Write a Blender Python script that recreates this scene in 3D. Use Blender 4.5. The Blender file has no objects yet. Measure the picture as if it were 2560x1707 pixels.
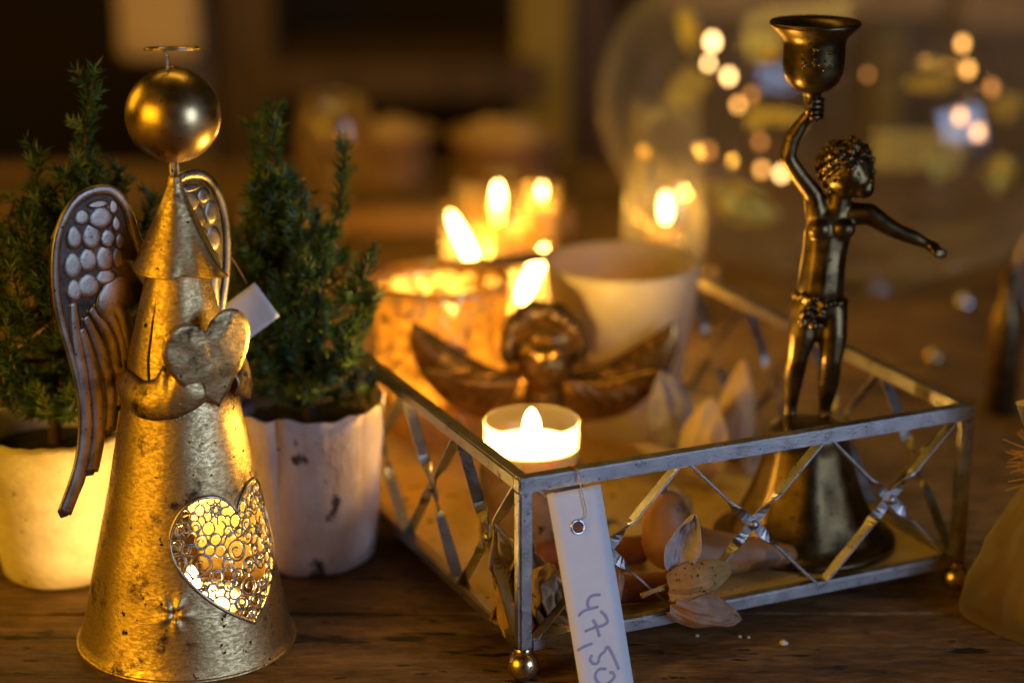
import bpy, bmesh, math, random
from mathutils import Vector, Matrix, Euler, noise as mnoise
R = math.radians
rnd = random.Random(7)
scene = bpy.context.scene
COL = scene.collection

# ------------------------------------------------------------------ camera
cam_d = bpy.data.cameras.new("camera")
cam = bpy.data.objects.new("camera", cam_d)
COL.objects.link(cam)
cam.location = (0, 0, 0.36735)
cam.rotation_euler = (R(90 - 17.118), 0, 0)
cam_d.sensor_width = 36
cam_d.lens = 73.125
cam_d.clip_start = 0.02
cam_d.clip_end = 50
cam_d.dof.use_dof = True
cam_d.dof.focus_distance = 0.818
cam_d.dof.aperture_fstop = 3.7
scene.camera = cam

# ------------------------------------------------------------------ world
world = bpy.data.worlds.new("World")
scene.world = world
world.use_nodes = True
wb = world.node_tree.nodes["Background"]
wb.inputs[0].default_value = (1.0, 0.60, 0.10, 1)
wb.inputs[1].default_value = 0.020

# ------------------------------------------------------------------ lamps of the room
def area(name, loc, target, size, power, color, size_y=None):
    l = bpy.data.lights.new(name, 'AREA')
    l.energy = power
    l.color = color
    l.shape = 'RECTANGLE'
    l.size = size
    l.size_y = size_y or size
    o = bpy.data.objects.new(name, l)
    COL.objects.link(o)
    o.location = loc
    o.rotation_euler = (Vector(target) - Vector(loc)).to_track_quat('-Z', 'Y').to_euler()
    return o
area("window_light", (1.12, -0.12, 0.36), (0.05, 0.8, 0.08), 0.55, 10.0, (0.46, 0.62, 1.0), 0.70)
area("shop_lamp_left", (-1.05, -0.05, 0.42), (-0.10, 0.80, 0.10), 0.80, 11.0, (1.0, 0.49, 0.020), 0.60)
area("shop_lamp_back_left", (-1.15, 1.25, 0.55), (0.0, 0.9, 0.08), 0.45, 3.2, (1.0, 0.52, 0.03), 0.5)
area("shop_lamp_back", (-0.15, 1.30, 1.0), (0.08, 2.3, -0.05), 0.6, 5.0, (1.0, 0.60, 0.10))  # added lamp out of view, put in to brighten the cabinet

scene.view_settings.view_transform = 'Standard'
scene.view_settings.look = 'None'
scene.view_settings.exposure = 0
scene.view_settings.gamma = 1
scene.render.engine = 'CYCLES'
scene.cycles.use_denoising = True
scene.cycles.sample_clamp_indirect = 4
scene.cycles.max_bounces = 10
scene.cycles.transparent_max_bounces = 24
scene.cycles.blur_glossy = 0.3

# ------------------------------------------------------------------ helpers
def tag(o, label=None, cat=None, group=None, kind=None):
    if label: o["label"] = label
    if cat: o["category"] = cat
    if group: o["group"] = group
    if kind: o["kind"] = kind
    return o

def thing(name, label, cat, loc=(0, 0, 0), rz=0.0, group=None):
    o = bpy.data.objects.new(name, None)
    o.empty_display_size = 0.01
    COL.objects.link(o)
    o.location = loc
    o.rotation_euler = (0, 0, rz)
    return tag(o, label, cat, group)

class MB:
    def __init__(self):
        self.v = []; self.f = []; self.s = []
    def add(self, vs, fs, smooth=True):
        n = len(self.v)
        self.v += [tuple(p) for p in vs]
        self.f += [tuple(i + n for i in q) for q in fs]
        self.s += [smooth] * len(fs)
        return self
    def box(self, c, d, rot=None, bev=0.0):
        x, y, z = d[0] / 2, d[1] / 2, d[2] / 2
        vs = []
        if bev <= 0:
            pts = [(-x,-y,-z),(x,-y,-z),(x,y,-z),(-x,y,-z),(-x,-y,z),(x,-y,z),(x,y,z),(-x,y,z)]
            fs = [(3,2,1,0),(4,5,6,7),(0,1,5,4),(1,2,6,5),(2,3,7,6),(3,0,4,7)]
        else:
            bm = bmesh.new()
            bmesh.ops.create_cube(bm, size=1)
            for v in bm.verts: v.co = Vector((v.co.x * d[0], v.co.y * d[1], v.co.z * d[2]))
            bmesh.ops.bevel(bm, geom=bm.edges[:], offset=bev, segments=2, affect='EDGES')
            bm.verts.index_update()
            pts = [v.co.copy() for v in bm.verts]
            fs = [tuple(v.index for v in f.verts) for f in bm.faces]
            bm.free()
        for p in pts:
            p = Vector(p)
            if rot is not None: p = rot @ p
            vs.append(p + Vector(c))
        return self.add(vs, fs, False)
    def lathe(self, prof, c=(0, 0, 0), seg=48, fn=None, smooth=True):
        n = len(prof); vs = []; fs = []
        for i, (r, z) in enumerate(prof):
            for k in range(seg):
                a = 2 * math.pi * k / seg
                rr, zz = (r, z) if fn is None else fn(a, r, z, i)
                vs.append((c[0] + rr * math.cos(a), c[1] + rr * math.sin(a), c[2] + zz))
        for i in range(n - 1):
            for k in range(seg):
                k2 = (k + 1) % seg
                fs.append((i*seg+k, i*seg+k2, (i+1)*seg+k2, (i+1)*seg+k))
        return self.add(vs, fs, smooth)
    def tube(self, pts, rad, seg=8, closed=False, cap=True, flat=1.0, up=None):
        pts = [Vector(p) for p in pts]
        n = len(pts)
        if not isinstance(rad, (list, tuple)): rad = [rad] * n
        vs = []; fs = []
        prev = None
        for i, p in enumerate(pts):
            if closed: t = pts[(i+1) % n] - pts[(i-1) % n]
            else: t = pts[min(i+1, n-1)] - pts[max(i-1, 0)]
            if t.length < 1e-12: t = Vector((0, 0, 1))
            t.normalize()
            if up is not None: a = Vector(up)
            elif prev is None: a = Vector((0, 0, 1)) if abs(t.z) < 0.9 else Vector((1, 0, 0))
            else: a = prev
            a = a - t * a.dot(t)
            if a.length < 1e-9: a = t.orthogonal()
            a.normalize(); prev = a
            b = t.cross(a)
            for k in range(seg):
                g = 2 * math.pi * k / seg
                vs.append(p + a * (math.cos(g) * rad[i] * flat) + b * (math.sin(g) * rad[i]))
        m = n if closed else n - 1
        for i in range(m):
            j = (i + 1) % n
            for k in range(seg):
                k2 = (k + 1) % seg
                fs.append((i*seg+k, i*seg+k2, j*seg+k2, j*seg+k))
        if not closed and cap:
            fs.append(tuple(range(seg))[::-1])
            fs.append(tuple((n-1)*seg + k for k in range(seg)))
        return self.add(vs, fs)
    def sphere(self, c, r, seg=20, rings=12, rot=None):
        if not isinstance(r, (list, tuple)): r = (r, r, r)
        vs = []; fs = []
        for i in range(rings + 1):
            th = math.pi * i / rings
            for k in range(seg):
                a = 2 * math.pi * k / seg
                p = Vector((r[0]*math.sin(th)*math.cos(a), r[1]*math.sin(th)*math.sin(a), r[2]*math.cos(th)))
                if rot is not None: p = rot @ p
                vs.append(p + Vector(c))
        for i in range(rings):
            for k in range(seg):
                k2 = (k+1) % seg
                fs.append((i*seg+k, (i+1)*seg+k, (i+1)*seg+k2, i*seg+k2))
        return self.add(vs, fs)
    def sheet(self, fn, nu, nv):
        vs = [fn(i/(nu-1), j/(nv-1)) for j in range(nv) for i in range(nu)]
        fs = [(j*nu+i, j*nu+i+1, (j+1)*nu+i+1, (j+1)*nu+i) for j in range(nv-1) for i in range(nu-1)]
        return self.add(vs, fs)
    def build(self, name, mat, parent=None, solid=0.0, sub=0, label=None):
        me = bpy.data.meshes.new(name)
        me.from_pydata(self.v, [], self.f)
        me.polygons.foreach_set("use_smooth", self.s)
        me.update()
        me.validate()
        me.materials.append(mat)
        o = bpy.data.objects.new(name, me)
        COL.objects.link(o)
        if parent is not None: o.parent = parent
        if solid:
            m = o.modifiers.new("solid", 'SOLIDIFY'); m.thickness = solid; m.offset = 0
        if sub:
            m = o.modifiers.new("sub", 'SUBSURF'); m.levels = sub; m.render_levels = sub
        if label: o["label"] = label
        return o

def catmull(pts, n=8, closed=False):
    P = [Vector(p) for p in pts]
    out = []
    N = len(P)
    for i in range(N if closed else N - 1):
        if closed: p0, p1, p2, p3 = P[(i-1) % N], P[i], P[(i+1) % N], P[(i+2) % N]
        else: p0, p1, p2, p3 = P[max(i-1, 0)], P[i], P[i+1], P[min(i+2, N-1)]
        for k in range(n):
            t = k / n
            out.append(0.5 * ((2*p1) + (p2-p0)*t + (2*p0-5*p1+4*p2-p3)*t*t + (3*p1-p0-3*p2+p3)*t**3))
    if not closed: out.append(P[-1].copy())
    return out

def lerp_table(tab, x):
    if x <= tab[0][0]: return tab[0][1]
    for (a, b), (c, d) in zip(tab, tab[1:]):
        if x <= c: return b + (d - b) * (x - a) / (c - a)
    return tab[-1][1]

def smoothstep(a, b, x):
    t = min(1, max(0, (x - a) / (b - a)))
    return t * t * (3 - 2 * t)

def union(shells, voxel, smooth_it=2):
    """blend a list of (centre, radius) balls into one continuous surface"""
    bm = bmesh.new()
    for c, r in shells:
        mtx = Matrix.Translation(c)
        rr = r if isinstance(r, (list, tuple)) else (r, r, r)
        mtx = mtx @ Matrix.Diagonal((rr[0], rr[1], rr[2], 1))
        bmesh.ops.create_icosphere(bm, subdivisions=2, radius=1, matrix=mtx)
    me = bpy.data.meshes.new("tmp"); bm.to_mesh(me); bm.free()
    o = bpy.data.objects.new("tmp", me); COL.objects.link(o)
    m = o.modifiers.new("r", 'REMESH'); m.mode = 'VOXEL'; m.voxel_size = voxel; m.use_smooth_shade = True
    s = o.modifiers.new("s", 'SMOOTH'); s.factor = 0.6; s.iterations = smooth_it
    dg = bpy.context.evaluated_depsgraph_get(); dg.update()
    ev = o.evaluated_get(dg)
    em = bpy.data.meshes.new_from_object(ev)
    b = MB()
    b.add([v.co.copy() for v in em.vertices], [tuple(p.vertices) for p in em.polygons])
    bpy.data.objects.remove(o); bpy.data.meshes.remove(me); bpy.data.meshes.remove(em)
    return b

def chain(pts, step=0.35, k=1.0):
    """balls along a tapering limb: pts = [(xyz, r), ...]"""
    out = []
    for (p, r), (q, s) in zip(pts, pts[1:]):
        p = Vector(p); q = Vector(q)
        n = max(2, int((q - p).length / (min(r, s) * step)) + 1)
        for i in range(n + 1):
            t = i / n
            out.append((p.lerp(q, t), (r + (s - r) * t) * k))
    return out

# ------------------------------------------------------------------ materials
def new_mat(name):
    m = bpy.data.materials.new(name); m.use_nodes = True
    nt = m.node_tree
    return m, nt, nt.nodes["Principled BSDF"], nt.nodes["Material Output"]

def noise_node(nt, scale, detail=4, rough=0.55, mapping=None, loc=(0, 0, 0)):
    tc = nt.nodes.new("ShaderNodeTexCoord")
    n = nt.nodes.new("ShaderNodeTexNoise")
    n.inputs["Scale"].default_value = scale
    n.inputs["Detail"].default_value = detail
    n.inputs["Roughness"].default_value = rough
    mp = nt.nodes.new("ShaderNodeMapping")
    mp.inputs["Scale"].default_value = mapping or (1, 1, 1)
    mp.inputs["Location"].default_value = loc
    nt.links.new(tc.outputs["Object"], mp.inputs[0])
    nt.links.new(mp.outputs[0], n.inputs["Vector"])
    return n

def ramp(nt, src, stops):
    r = nt.nodes.new("ShaderNodeValToRGB")
    els = r.color_ramp.elements
    while len(els) < len(stops): els.new(0.5)
    for e, (p, c) in zip(els, stops):
        e.position = p
        e.color = (c[0], c[1], c[2], 1) if isinstance(c, (tuple, list)) else (c, c, c, 1)
    nt.links.new(src, r.inputs[0])
    return r

def mixc(nt, fac, a, b):
    m = nt.nodes.new("ShaderNodeMix"); m.data_type = 'RGBA'
    if isinstance(fac, (int, float)): m.inputs[0].default_value = fac
    else: nt.links.new(fac, m.inputs[0])
    for s, x in ((6, a), (7, b)):
        if isinstance(x, (tuple, list)): m.inputs[s].default_value = (x[0], x[1], x[2], 1)
        else: nt.links.new(x, m.inputs[s])
    return m.outputs[2]

def bump(nt, bsdf, src, strength=0.3, dist=0.001):
    b = nt.nodes.new("ShaderNodeBump")
    b.inputs["Strength"].default_value = strength
    b.inputs["Distance"].default_value = dist
    nt.links.new(src, b.inputs["Height"])
    nt.links.new(b.outputs[0], bsdf.inputs["Normal"])
    return b

def metal(name, c1, c2, rough=0.35, scale=60, speck=0.0, speck_col=(0.03, 0.022, 0.015), bscale=900, bstr=0.25, bdist=0.0004, rvar=0.15, metallic=1.0):
    m, nt, p, out = new_mat(name)
    p.inputs["Metallic"].default_value = metallic
    n = noise_node(nt, scale, 6, 0.6)
    r = ramp(nt, n.outputs[0], [(0.35, c1), (0.68, c2)])
    col = r.outputs[0]
    n2 = noise_node(nt, bscale, 3, 0.6)
    rr = ramp(nt, n.outputs[0], [(0.3, rough - rvar/2), (0.7, rough + rvar/2)])
    if speck != 0:
        n3 = noise_node(nt, scale * 3.2, 5, 0.65, loc=(3, 1, 2))
        k = ramp(nt, n3.outputs[0], [(0.62 - 0.1*speck, 0.0), (0.66 - 0.1*speck if speck < 0 else 0.66, 1.0)])
        col = mixc(nt, k.outputs[0], col, speck_col)
        rough_out = mixc(nt, k.outputs[0], rr.outputs[0], (0.7, 0.7, 0.7))
    else:
        rough_out = rr.outputs[0]
    nt.links.new(col, p.inputs["Base Color"])
    nt.links.new(rough_out, p.inputs["Roughness"])
    bump(nt, p, n2.outputs[0], bstr, bdist)
    return m

def dielectric(name, c1, c2, scale=40, rough=0.6, bscale=300, bstr=0.3, bdist=0.0006, mapping=None, spots=None, spot_scale=300, spot_th=0.66, translucent=0.0, spec=0.5, tcol=None, stops=None, sss=0):
    m, nt, p, out = new_mat(name)
    n = noise_node(nt, scale, 6, 0.6, mapping)
    r = ramp(nt, n.outputs[0], stops or [(0.35, c1), (0.68, c2)])
    col = r.outputs[0]
    if spots:
        n3 = noise_node(nt, spot_scale, 3, 0.55, mapping, loc=(5, 2, 1))
        k = ramp(nt, n3.outputs[0], [(spot_th, 0.0), (spot_th + 0.05, 1.0)])
        col = mixc(nt, k.outputs[0], col, spots)
    nt.links.new(col, p.inputs["Base Color"])
    p.inputs["Roughness"].default_value = rough
    p.inputs["Specular IOR Level"].default_value = spec
    if sss:
        p.inputs["Subsurface Weight"].default_value = 1
        p.inputs["Subsurface Radius"].default_value = (1, 0.55, 0.25)
        p.inputs["Subsurface Scale"].default_value = sss
    n2 = noise_node(nt, bscale, 5, 0.6, mapping)
    bump(nt, p, n2.outputs[0], bstr, bdist)
    if translucent > 0:
        t = nt.nodes.new("ShaderNodeBsdfTranslucent")
        if tcol: t.inputs[0].default_value = (*tcol, 1)
        else: nt.links.new(col, t.inputs[0])
        mx = nt.nodes.new("ShaderNodeMixShader"); mx.inputs[0].default_value = translucent
        nt.links.new(p.outputs[0], mx.inputs[1]); nt.links.new(t.outputs[0], mx.inputs[2])
        nt.links.new(mx.outputs[0], out.inputs[0])
    return m

def thin_glass(name, tint=(0.97, 0.98, 0.96), rough=0.03, ior=1.5, boost=1.0, haze=0.0, edge_haze=0.0, hcol=(0.8, 0.7, 0.55)):
    m, nt, p, out = new_mat(name)
    nt.nodes.remove(p)
    tr = nt.nodes.new("ShaderNodeBsdfTransparent"); tr.inputs[0].default_value = (*tint, 1)
    gl = nt.nodes.new("ShaderNodeBsdfGlossy"); gl.inputs["Roughness"].default_value = rough
    lf = nt.nodes.new("ShaderNodeLayerWeight"); lf.inputs[0].default_value = 0.5
    pw = nt.nodes.new("ShaderNodeMath"); pw.operation = 'POWER'; pw.inputs[1].default_value = 5
    nt.links.new(lf.outputs["Facing"], pw.inputs[0])
    fr = nt.nodes.new("ShaderNodeMath"); fr.operation = 'MULTIPLY_ADD'; fr.inputs[1].default_value = 0.95; fr.inputs[2].default_value = ((ior - 1) / (ior + 1)) ** 2
    nt.links.new(pw.outputs[0], fr.inputs[0])
    n = noise_node(nt, 25, 3)
    b = nt.nodes.new("ShaderNodeBump"); b.inputs["Strength"].default_value = 0.15; b.inputs["Distance"].default_value = 0.004
    nt.links.new(n.outputs[0], b.inputs["Height"])
    nt.links.new(b.outputs[0], gl.inputs["Normal"])
    mx = nt.nodes.new("ShaderNodeMixShader")
    ml = nt.nodes.new("ShaderNodeMath"); ml.operation = 'MULTIPLY'; ml.inputs[1].default_value = boost; ml.use_clamp = True
    nt.links.new(fr.outputs[0], ml.inputs[0])
    nt.links.new(ml.outputs[0], mx.inputs[0])
    base = tr.outputs[0]
    if haze > 0:
        d = nt.nodes.new("ShaderNodeBsdfTranslucent"); d.inputs[0].default_value = (*hcol, 1)
        m2 = nt.nodes.new("ShaderNodeMixShader"); m2.inputs[0].default_value = haze
        nt.links.new(tr.outputs[0], m2.inputs[1]); nt.links.new(d.outputs[0], m2.inputs[2])
        base = m2.outputs[0]
    if edge_haze > 0:  # pale edge haze and streaks imitate reflections off the glass
        lw = nt.nodes.new("ShaderNodeLayerWeight"); lw.inputs[0].default_value = 0.5
        k = ramp(nt, lw.outputs["Facing"], [(0.0, edge_haze * 0.05), (0.6, edge_haze * 0.17), (0.9, edge_haze * 0.6), (1.0, edge_haze)])
        sn = noise_node(nt, 9, 4, 0.6, (5, 5, 0.5))
        ks = ramp(nt, sn.outputs[0], [(0.36, 0.35), (0.66, 1.0)])
        km = nt.nodes.new("ShaderNodeMath"); km.operation = 'MULTIPLY'
        nt.links.new(k.outputs[0], km.inputs[0]); nt.links.new(ks.outputs[0], km.inputs[1])
        k = km
        d1 = nt.nodes.new("ShaderNodeBsdfDiffuse"); d1.inputs[0].default_value = (0.75, 0.70, 0.62, 1)
        d2 = nt.nodes.new("ShaderNodeBsdfTranslucent"); d2.inputs[0].default_value = (0.75, 0.70, 0.62, 1)
        md = nt.nodes.new("ShaderNodeMixShader"); md.inputs[0].default_value = 0.5
        nt.links.new(d1.outputs[0], md.inputs[1]); nt.links.new(d2.outputs[0], md.inputs[2])
        m3 = nt.nodes.new("ShaderNodeMixShader")
        nt.links.new(k.outputs[0], m3.inputs[0]); nt.links.new(base, m3.inputs[1]); nt.links.new(md.outputs[0], m3.inputs[2])
        base = m3.outputs[0]
    nt.links.new(base, mx.inputs[1]); nt.links.new(gl.outputs[0], mx.inputs[2])
    nt.links.new(mx.outputs[0], out.inputs[0])
    return m

def flame_mat(name, col, strength):
    m, nt, p, out = new_mat(name)
    nt.nodes.remove(p)
    e = nt.nodes.new("ShaderNodeEmission"); e.inputs[0].default_value = (*col, 1); e.inputs[1].default_value = strength
    t = nt.nodes.new("ShaderNodeBsdfTransparent")
    a = nt.nodes.new("ShaderNodeAddShader")
    nt.links.new(e.outputs[0], a.inputs[0]); nt.links.new(t.outputs[0], a.inputs[1])
    nt.links.new(a.outputs[0], out.inputs[0])
    return m

M = {}
def gilt():
    m, nt, p, out = new_mat('antique_gilt')
    p.inputs["Metallic"].default_value = 1.0
    fl = noise_node(nt, 420, 7, 0.7, (1, 1, 2.0))
    lg = noise_node(nt, 38, 5, 0.6, loc=(4, 4, 1))
    k = ramp(nt, fl.outputs[0], [(0.42, 0.0), (0.60, 1.0)])
    kl = ramp(nt, lg.outputs[0], [(0.36, 0.35), (0.62, 1.0)])
    mm = nt.nodes.new("ShaderNodeMath"); mm.operation = 'MULTIPLY'
    nt.links.new(k.outputs[0], mm.inputs[0]); nt.links.new(kl.outputs[0], mm.inputs[1])
    col = mixc(nt, mm.outputs[0], (0.42, 0.29, 0.12), (0.88, 0.66, 0.31))
    st = noise_node(nt, 55, 6, 0.75, loc=(9, 1, 3))
    ks = ramp(nt, st.outputs[0], [(0.55, 0.0), (0.60, 0.5), (0.66, 1.0)])
    col = mixc(nt, ks.outputs[0], col, (0.06, 0.045, 0.025))
    sp = noise_node(nt, 230, 4, 0.6, loc=(1, 7, 5))
    kp = ramp(nt, sp.outputs[0], [(0.655, 0.0), (0.69, 1.0)])
    col = mixc(nt, kp.outputs[0], col, (0.03, 0.022, 0.014))
    nt.links.new(col, p.inputs["Base Color"])
    rr = ramp(nt, mm.outputs[0], [(0.0, 0.47), (1.0, 0.27)])
    ro = mixc(nt, ks.outputs[0], rr.outputs[0], (0.62, 0.62, 0.62))
    nt.links.new(ro, p.inputs["Roughness"])
    ad = nt.nodes.new("ShaderNodeMath"); ad.operation = 'SUBTRACT'
    nt.links.new(fl.outputs[0], ad.inputs[0]); nt.links.new(kp.outputs[0], ad.inputs[1])
    bump(nt, p, ad.outputs[0], 0.45, 0.0006)
    return m
M['angel'] = gilt()
M['ball'] = metal('gilt_ball', (0.42, 0.28, 0.11), (0.60, 0.43, 0.20), 0.30, 90, -0.05, bscale=1600, bstr=0.10, bdist=0.0003)
M['wing'] = metal('antique_pewter', (0.20, 0.17, 0.135), (0.36, 0.315, 0.25), 0.38, 130, -0.1, bscale=1500, bstr=0.3)
M['wing_dark'] = metal('pewter_recess', (0.05, 0.042, 0.033), (0.12, 0.10, 0.08), 0.42, 120, 0.0)  # groove shade between the feathers is put into this darker plate colour
M['filigree'] = metal('filigree_metal', (0.35, 0.30, 0.24), (0.6, 0.53, 0.44), 0.35, 200, 0.1)
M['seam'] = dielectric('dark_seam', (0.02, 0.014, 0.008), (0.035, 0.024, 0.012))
M['tray'] = metal('tray_pewter', (0.33, 0.315, 0.29), (0.46, 0.44, 0.41), 0.33, 150, -0.15, bscale=1500, bstr=0.55, bdist=0.0004)
M['brass'] = metal('brass_ball', (0.55, 0.42, 0.20), (0.70, 0.56, 0.30), 0.28, 100, 0.15, bscale=700, bstr=0.2)
M['trayfloor'] = metal('tray_floor_sheet', (0.60, 0.42, 0.12), (0.80, 0.60, 0.22), 0.40, 35, -0.05, bscale=240, bstr=0.5, bdist=0.0008, metallic=0.35)
M['bronze'] = metal('dark_bronze', (0.070, 0.049, 0.021), (0.165, 0.112, 0.046), 0.35, 110, 0.2, (0.02, 0.016, 0.012), bscale=500, bstr=0.15)
M['wire'] = metal('wire_steel', (0.35, 0.28, 0.2), (0.5, 0.42, 0.3), 0.3, 200)
M['steel'] = metal('eyelet_steel', (0.6, 0.6, 0.6), (0.75, 0.75, 0.75), 0.2, 200)
M['paper'] = dielectric('tag_paper', (0.80, 0.80, 0.80), (0.84, 0.84, 0.83), 120, 0.6, 900, 0.08, 0.0002, translucent=0.15)
M['ink'] = dielectric('grey_ink', (0.30, 0.30, 0.46), (0.37, 0.37, 0.53), 400, 0.6)
M['pot_pale'] = dielectric('pale_clay', (0.62, 0.52, 0.38), (0.78, 0.70, 0.54), 60, 0.75, 260, 0.5, 0.0012, spots=(0.22, 0.15, 0.08), spot_scale=90, spot_th=0.67, mapping=(1, 1, 1.6))
M['pot_bark'] = dielectric('birch_bark', (0.64, 0.46, 0.38), (0.92, 0.80, 0.75), 50, 0.65, 220, 0.6, 0.0015, spots=(0.10, 0.07, 0.075), spot_scale=60, spot_th=0.60, mapping=(1, 1, 0.7))
M['soil'] = dielectric('potting_soil', (0.012, 0.008, 0.005), (0.035, 0.022, 0.012), 200, 0.95, 200, 1.0, 0.004)
M['trunk'] = dielectric('spruce_bark', (0.06, 0.03, 0.015), (0.13, 0.065, 0.03), 200, 0.85)
M['needles'] = dielectric('spruce_needles', (0.022, 0.062, 0.016), (0.075, 0.155, 0.030), 60, 0.5, translucent=0.2)
M['needles_young'] = dielectric('young_needles', (0.07, 0.12, 0.014), (0.15, 0.21, 0.028), 60, 0.5, translucent=0.25)
M['wax'] = dielectric('tealight_wax', (0.86, 0.80, 0.68), (0.90, 0.85, 0.74), 60, 0.4, 100, 0.05, sss=0.006, translucent=0.35)
M['wick'] = dielectric('wick_char', (0.01, 0.008, 0.006), (0.02, 0.015, 0.01))
M['flame'] = flame_mat('candle_flame', (1.0, 0.62, 0.22), 26)
M['flame_hot'] = flame_mat('hot_flame', (1.0, 0.58, 0.18), 48)
M['flame_soft'] = flame_mat('soft_flame', (1.0, 0.50, 0.14), 20)
M['cupclear'] = thin_glass('clear_cup', (0.98, 0.97, 0.95), 0.05, 1.45, 1.0, haze=0.62)
M['log'] = dielectric('log_bark', (0.16, 0.09, 0.045), (0.36, 0.22, 0.12), 60, 0.8, 200, 0.8, 0.002, spots=(0.03, 0.018, 0.01), spot_scale=170, spot_th=0.6)
M['petal_pale'] = dielectric('dried_petal_pale', (0.40, 0.34, 0.30), (0.62, 0.56, 0.52), 120, 0.6, 260, 0.6, 0.0008, translucent=0.25)
M['petal_brown'] = dielectric('dried_petal_brown', (0.30, 0.165, 0.045), (0.44, 0.26, 0.085), 150, 0.7, 400, 0.5, 0.0006, spots=(0.03, 0.017, 0.01), spot_scale=480, spot_th=0.605, translucent=0.1)
M['petal_gold'] = dielectric('dried_petal_gold', (0.74, 0.53, 0.28), (0.86, 0.68, 0.42), 100, 0.65, 300, 0.5, 0.0006, translucent=0.2)
M['petal_tan'] = dielectric('dried_petal_tan', (0.34, 0.18, 0.09), (0.50, 0.31, 0.18), 150, 0.6, 400, 0.5, 0.0006, translucent=0.25)
M['bark_curl'] = dielectric('bark_curl', (0.30, 0.19, 0.09), (0.58, 0.45, 0.30), 70, 0.75, 260, 0.8, 0.0016, spots=(0.07, 0.045, 0.02), spot_scale=130, spot_th=0.62, translucent=0.12)
M['cinnamon'] = dielectric('cinnamon_bark', (0.13, 0.035, 0.014), (0.24, 0.075, 0.028), 90, 0.7, 200, 0.6, 0.001, mapping=(0.3, 2, 2))
M['gourd'] = dielectric('dried_gourd', (0.24, 0.095, 0.022), (0.38, 0.17, 0.05), 50, 0.55, 160, 0.4, 0.001, spots=(0.14, 0.06, 0.02), spot_scale=80, spot_th=0.62)
M['frost'] = dielectric('frosted_glass', (0.74, 0.64, 0.46), (0.86, 0.77, 0.60), 40, 0.45, 300, 0.2, translucent=0.6)
M['clay_back'] = dielectric('back_pot_clay', (0.20, 0.11, 0.04), (0.34, 0.20, 0.08), 40, 0.8)
M['clay_pale'] = dielectric('back_pot_pale', (0.28, 0.18, 0.08), (0.40, 0.27, 0.13), 40, 0.8)
M['woodpale'] = dielectric('pale_board', (0.22, 0.13, 0.06), (0.34, 0.21, 0.10), 20, 0.7, mapping=(0.3, 3, 3))
M['wooddark'] = dielectric('dark_cabinet_wood', (0.055, 0.028, 0.009), (0.10, 0.052, 0.018), 14, 0.6, mapping=(2, 2, 0.3))
M['woodbeam'] = dielectric('pale_beam_wood', (0.30, 0.20, 0.11), (0.42, 0.29, 0.16), 14, 0.7, mapping=(2, 2, 0.3))
M['box_pale'] = dielectric('pale_painted_box', (0.55, 0.38, 0.20), (0.66, 0.47, 0.26), 14, 0.7)
M['woodgrey'] = dielectric('grey_post_wood', (0.15, 0.11, 0.10), (0.22, 0.165, 0.15), 14, 0.7, mapping=(2, 2, 0.3))
M['wooddoor'] = dielectric('door_wood', (0.10, 0.060, 0.026), (0.20, 0.12, 0.052), 10, 0.7, mapping=(2, 2, 0.3))
M['olive'] = dielectric('olive_paint', (0.24, 0.165, 0.014), (0.32, 0.22, 0.025), 14, 0.6)
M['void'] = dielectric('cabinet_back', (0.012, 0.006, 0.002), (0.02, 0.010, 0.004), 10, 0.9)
M['bowl'] = thin_glass('bowl_glass', (0.97, 0.97, 0.95), 0.035, 1.5, 1.3, edge_haze=0.9)
M['amber'] = thin_glass('amber_glass', (0.992, 0.90, 0.70), 0.04, 1.5, 1.2, haze=0.05)
M['goblet'] = thin_glass('goblet_glass', (0.98, 0.88, 0.66), 0.05, 1.5, 1.6, haze=0.35)
M['cello'] = thin_glass('cellophane', (0.72, 0.58, 0.22), 0.45, 1.5, 0.5, haze=0.72, hcol=(0.66, 0.52, 0.20))
M['raffia'] = dielectric('raffia', (0.36, 0.19, 0.06), (0.5, 0.30, 0.11), 300, 0.8)
M['goldfoil'] = metal('gold_foil', (0.55, 0.45, 0.06), (0.80, 0.68, 0.14), 0.35, 80, bscale=120, bstr=0.9, bdist=0.004)
M['crumb'] = dielectric('crumb', (0.55, 0.45, 0.38), (0.7, 0.6, 0.5))

def reflection_mat(name, col, s):  # emissive beads imitate candle and lamp reflections on the bowl
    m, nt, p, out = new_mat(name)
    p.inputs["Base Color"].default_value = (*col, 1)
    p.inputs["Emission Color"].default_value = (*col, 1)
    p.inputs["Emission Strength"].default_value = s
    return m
M['bulb_bright'] = reflection_mat('bulb_bright', (1.0, 0.55, 0.20), 13)
M['bulb_mid'] = reflection_mat('bulb_mid', (1.0, 0.46, 0.10), 5.5)
M['bulb_dim'] = reflection_mat('bulb_dim', (1.0, 0.42, 0.10), 1.6)

# mottled mercury glass
def mercury():
    m, nt, p, out = new_mat('mercury_glass')
    n = noise_node(nt, 210, 5, 0.65)
    k = ramp(nt, n.outputs[0], [(0.43, 0.05), (0.53, 1.0)])
    p.inputs["Base Color"].default_value = (0.62, 0.50, 0.36, 1)
    p.inputs["Metallic"].default_value = 0.6
    p.inputs["Roughness"].default_value = 0.35
    t = nt.nodes.new("ShaderNodeBsdfTranslucent"); t.inputs[0].default_value = (0.9, 0.66, 0.30, 1)
    mx = nt.nodes.new("ShaderNodeMixShader")
    nt.links.new(k.outputs[0], mx.inputs[0])
    nt.links.new(p.outputs[0], mx.inputs[1]); nt.links.new(t.outputs[0], mx.inputs[2])
    nt.links.new(mx.outputs[0], out.inputs[0])
    return m
M['mercury'] = mercury()

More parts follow.
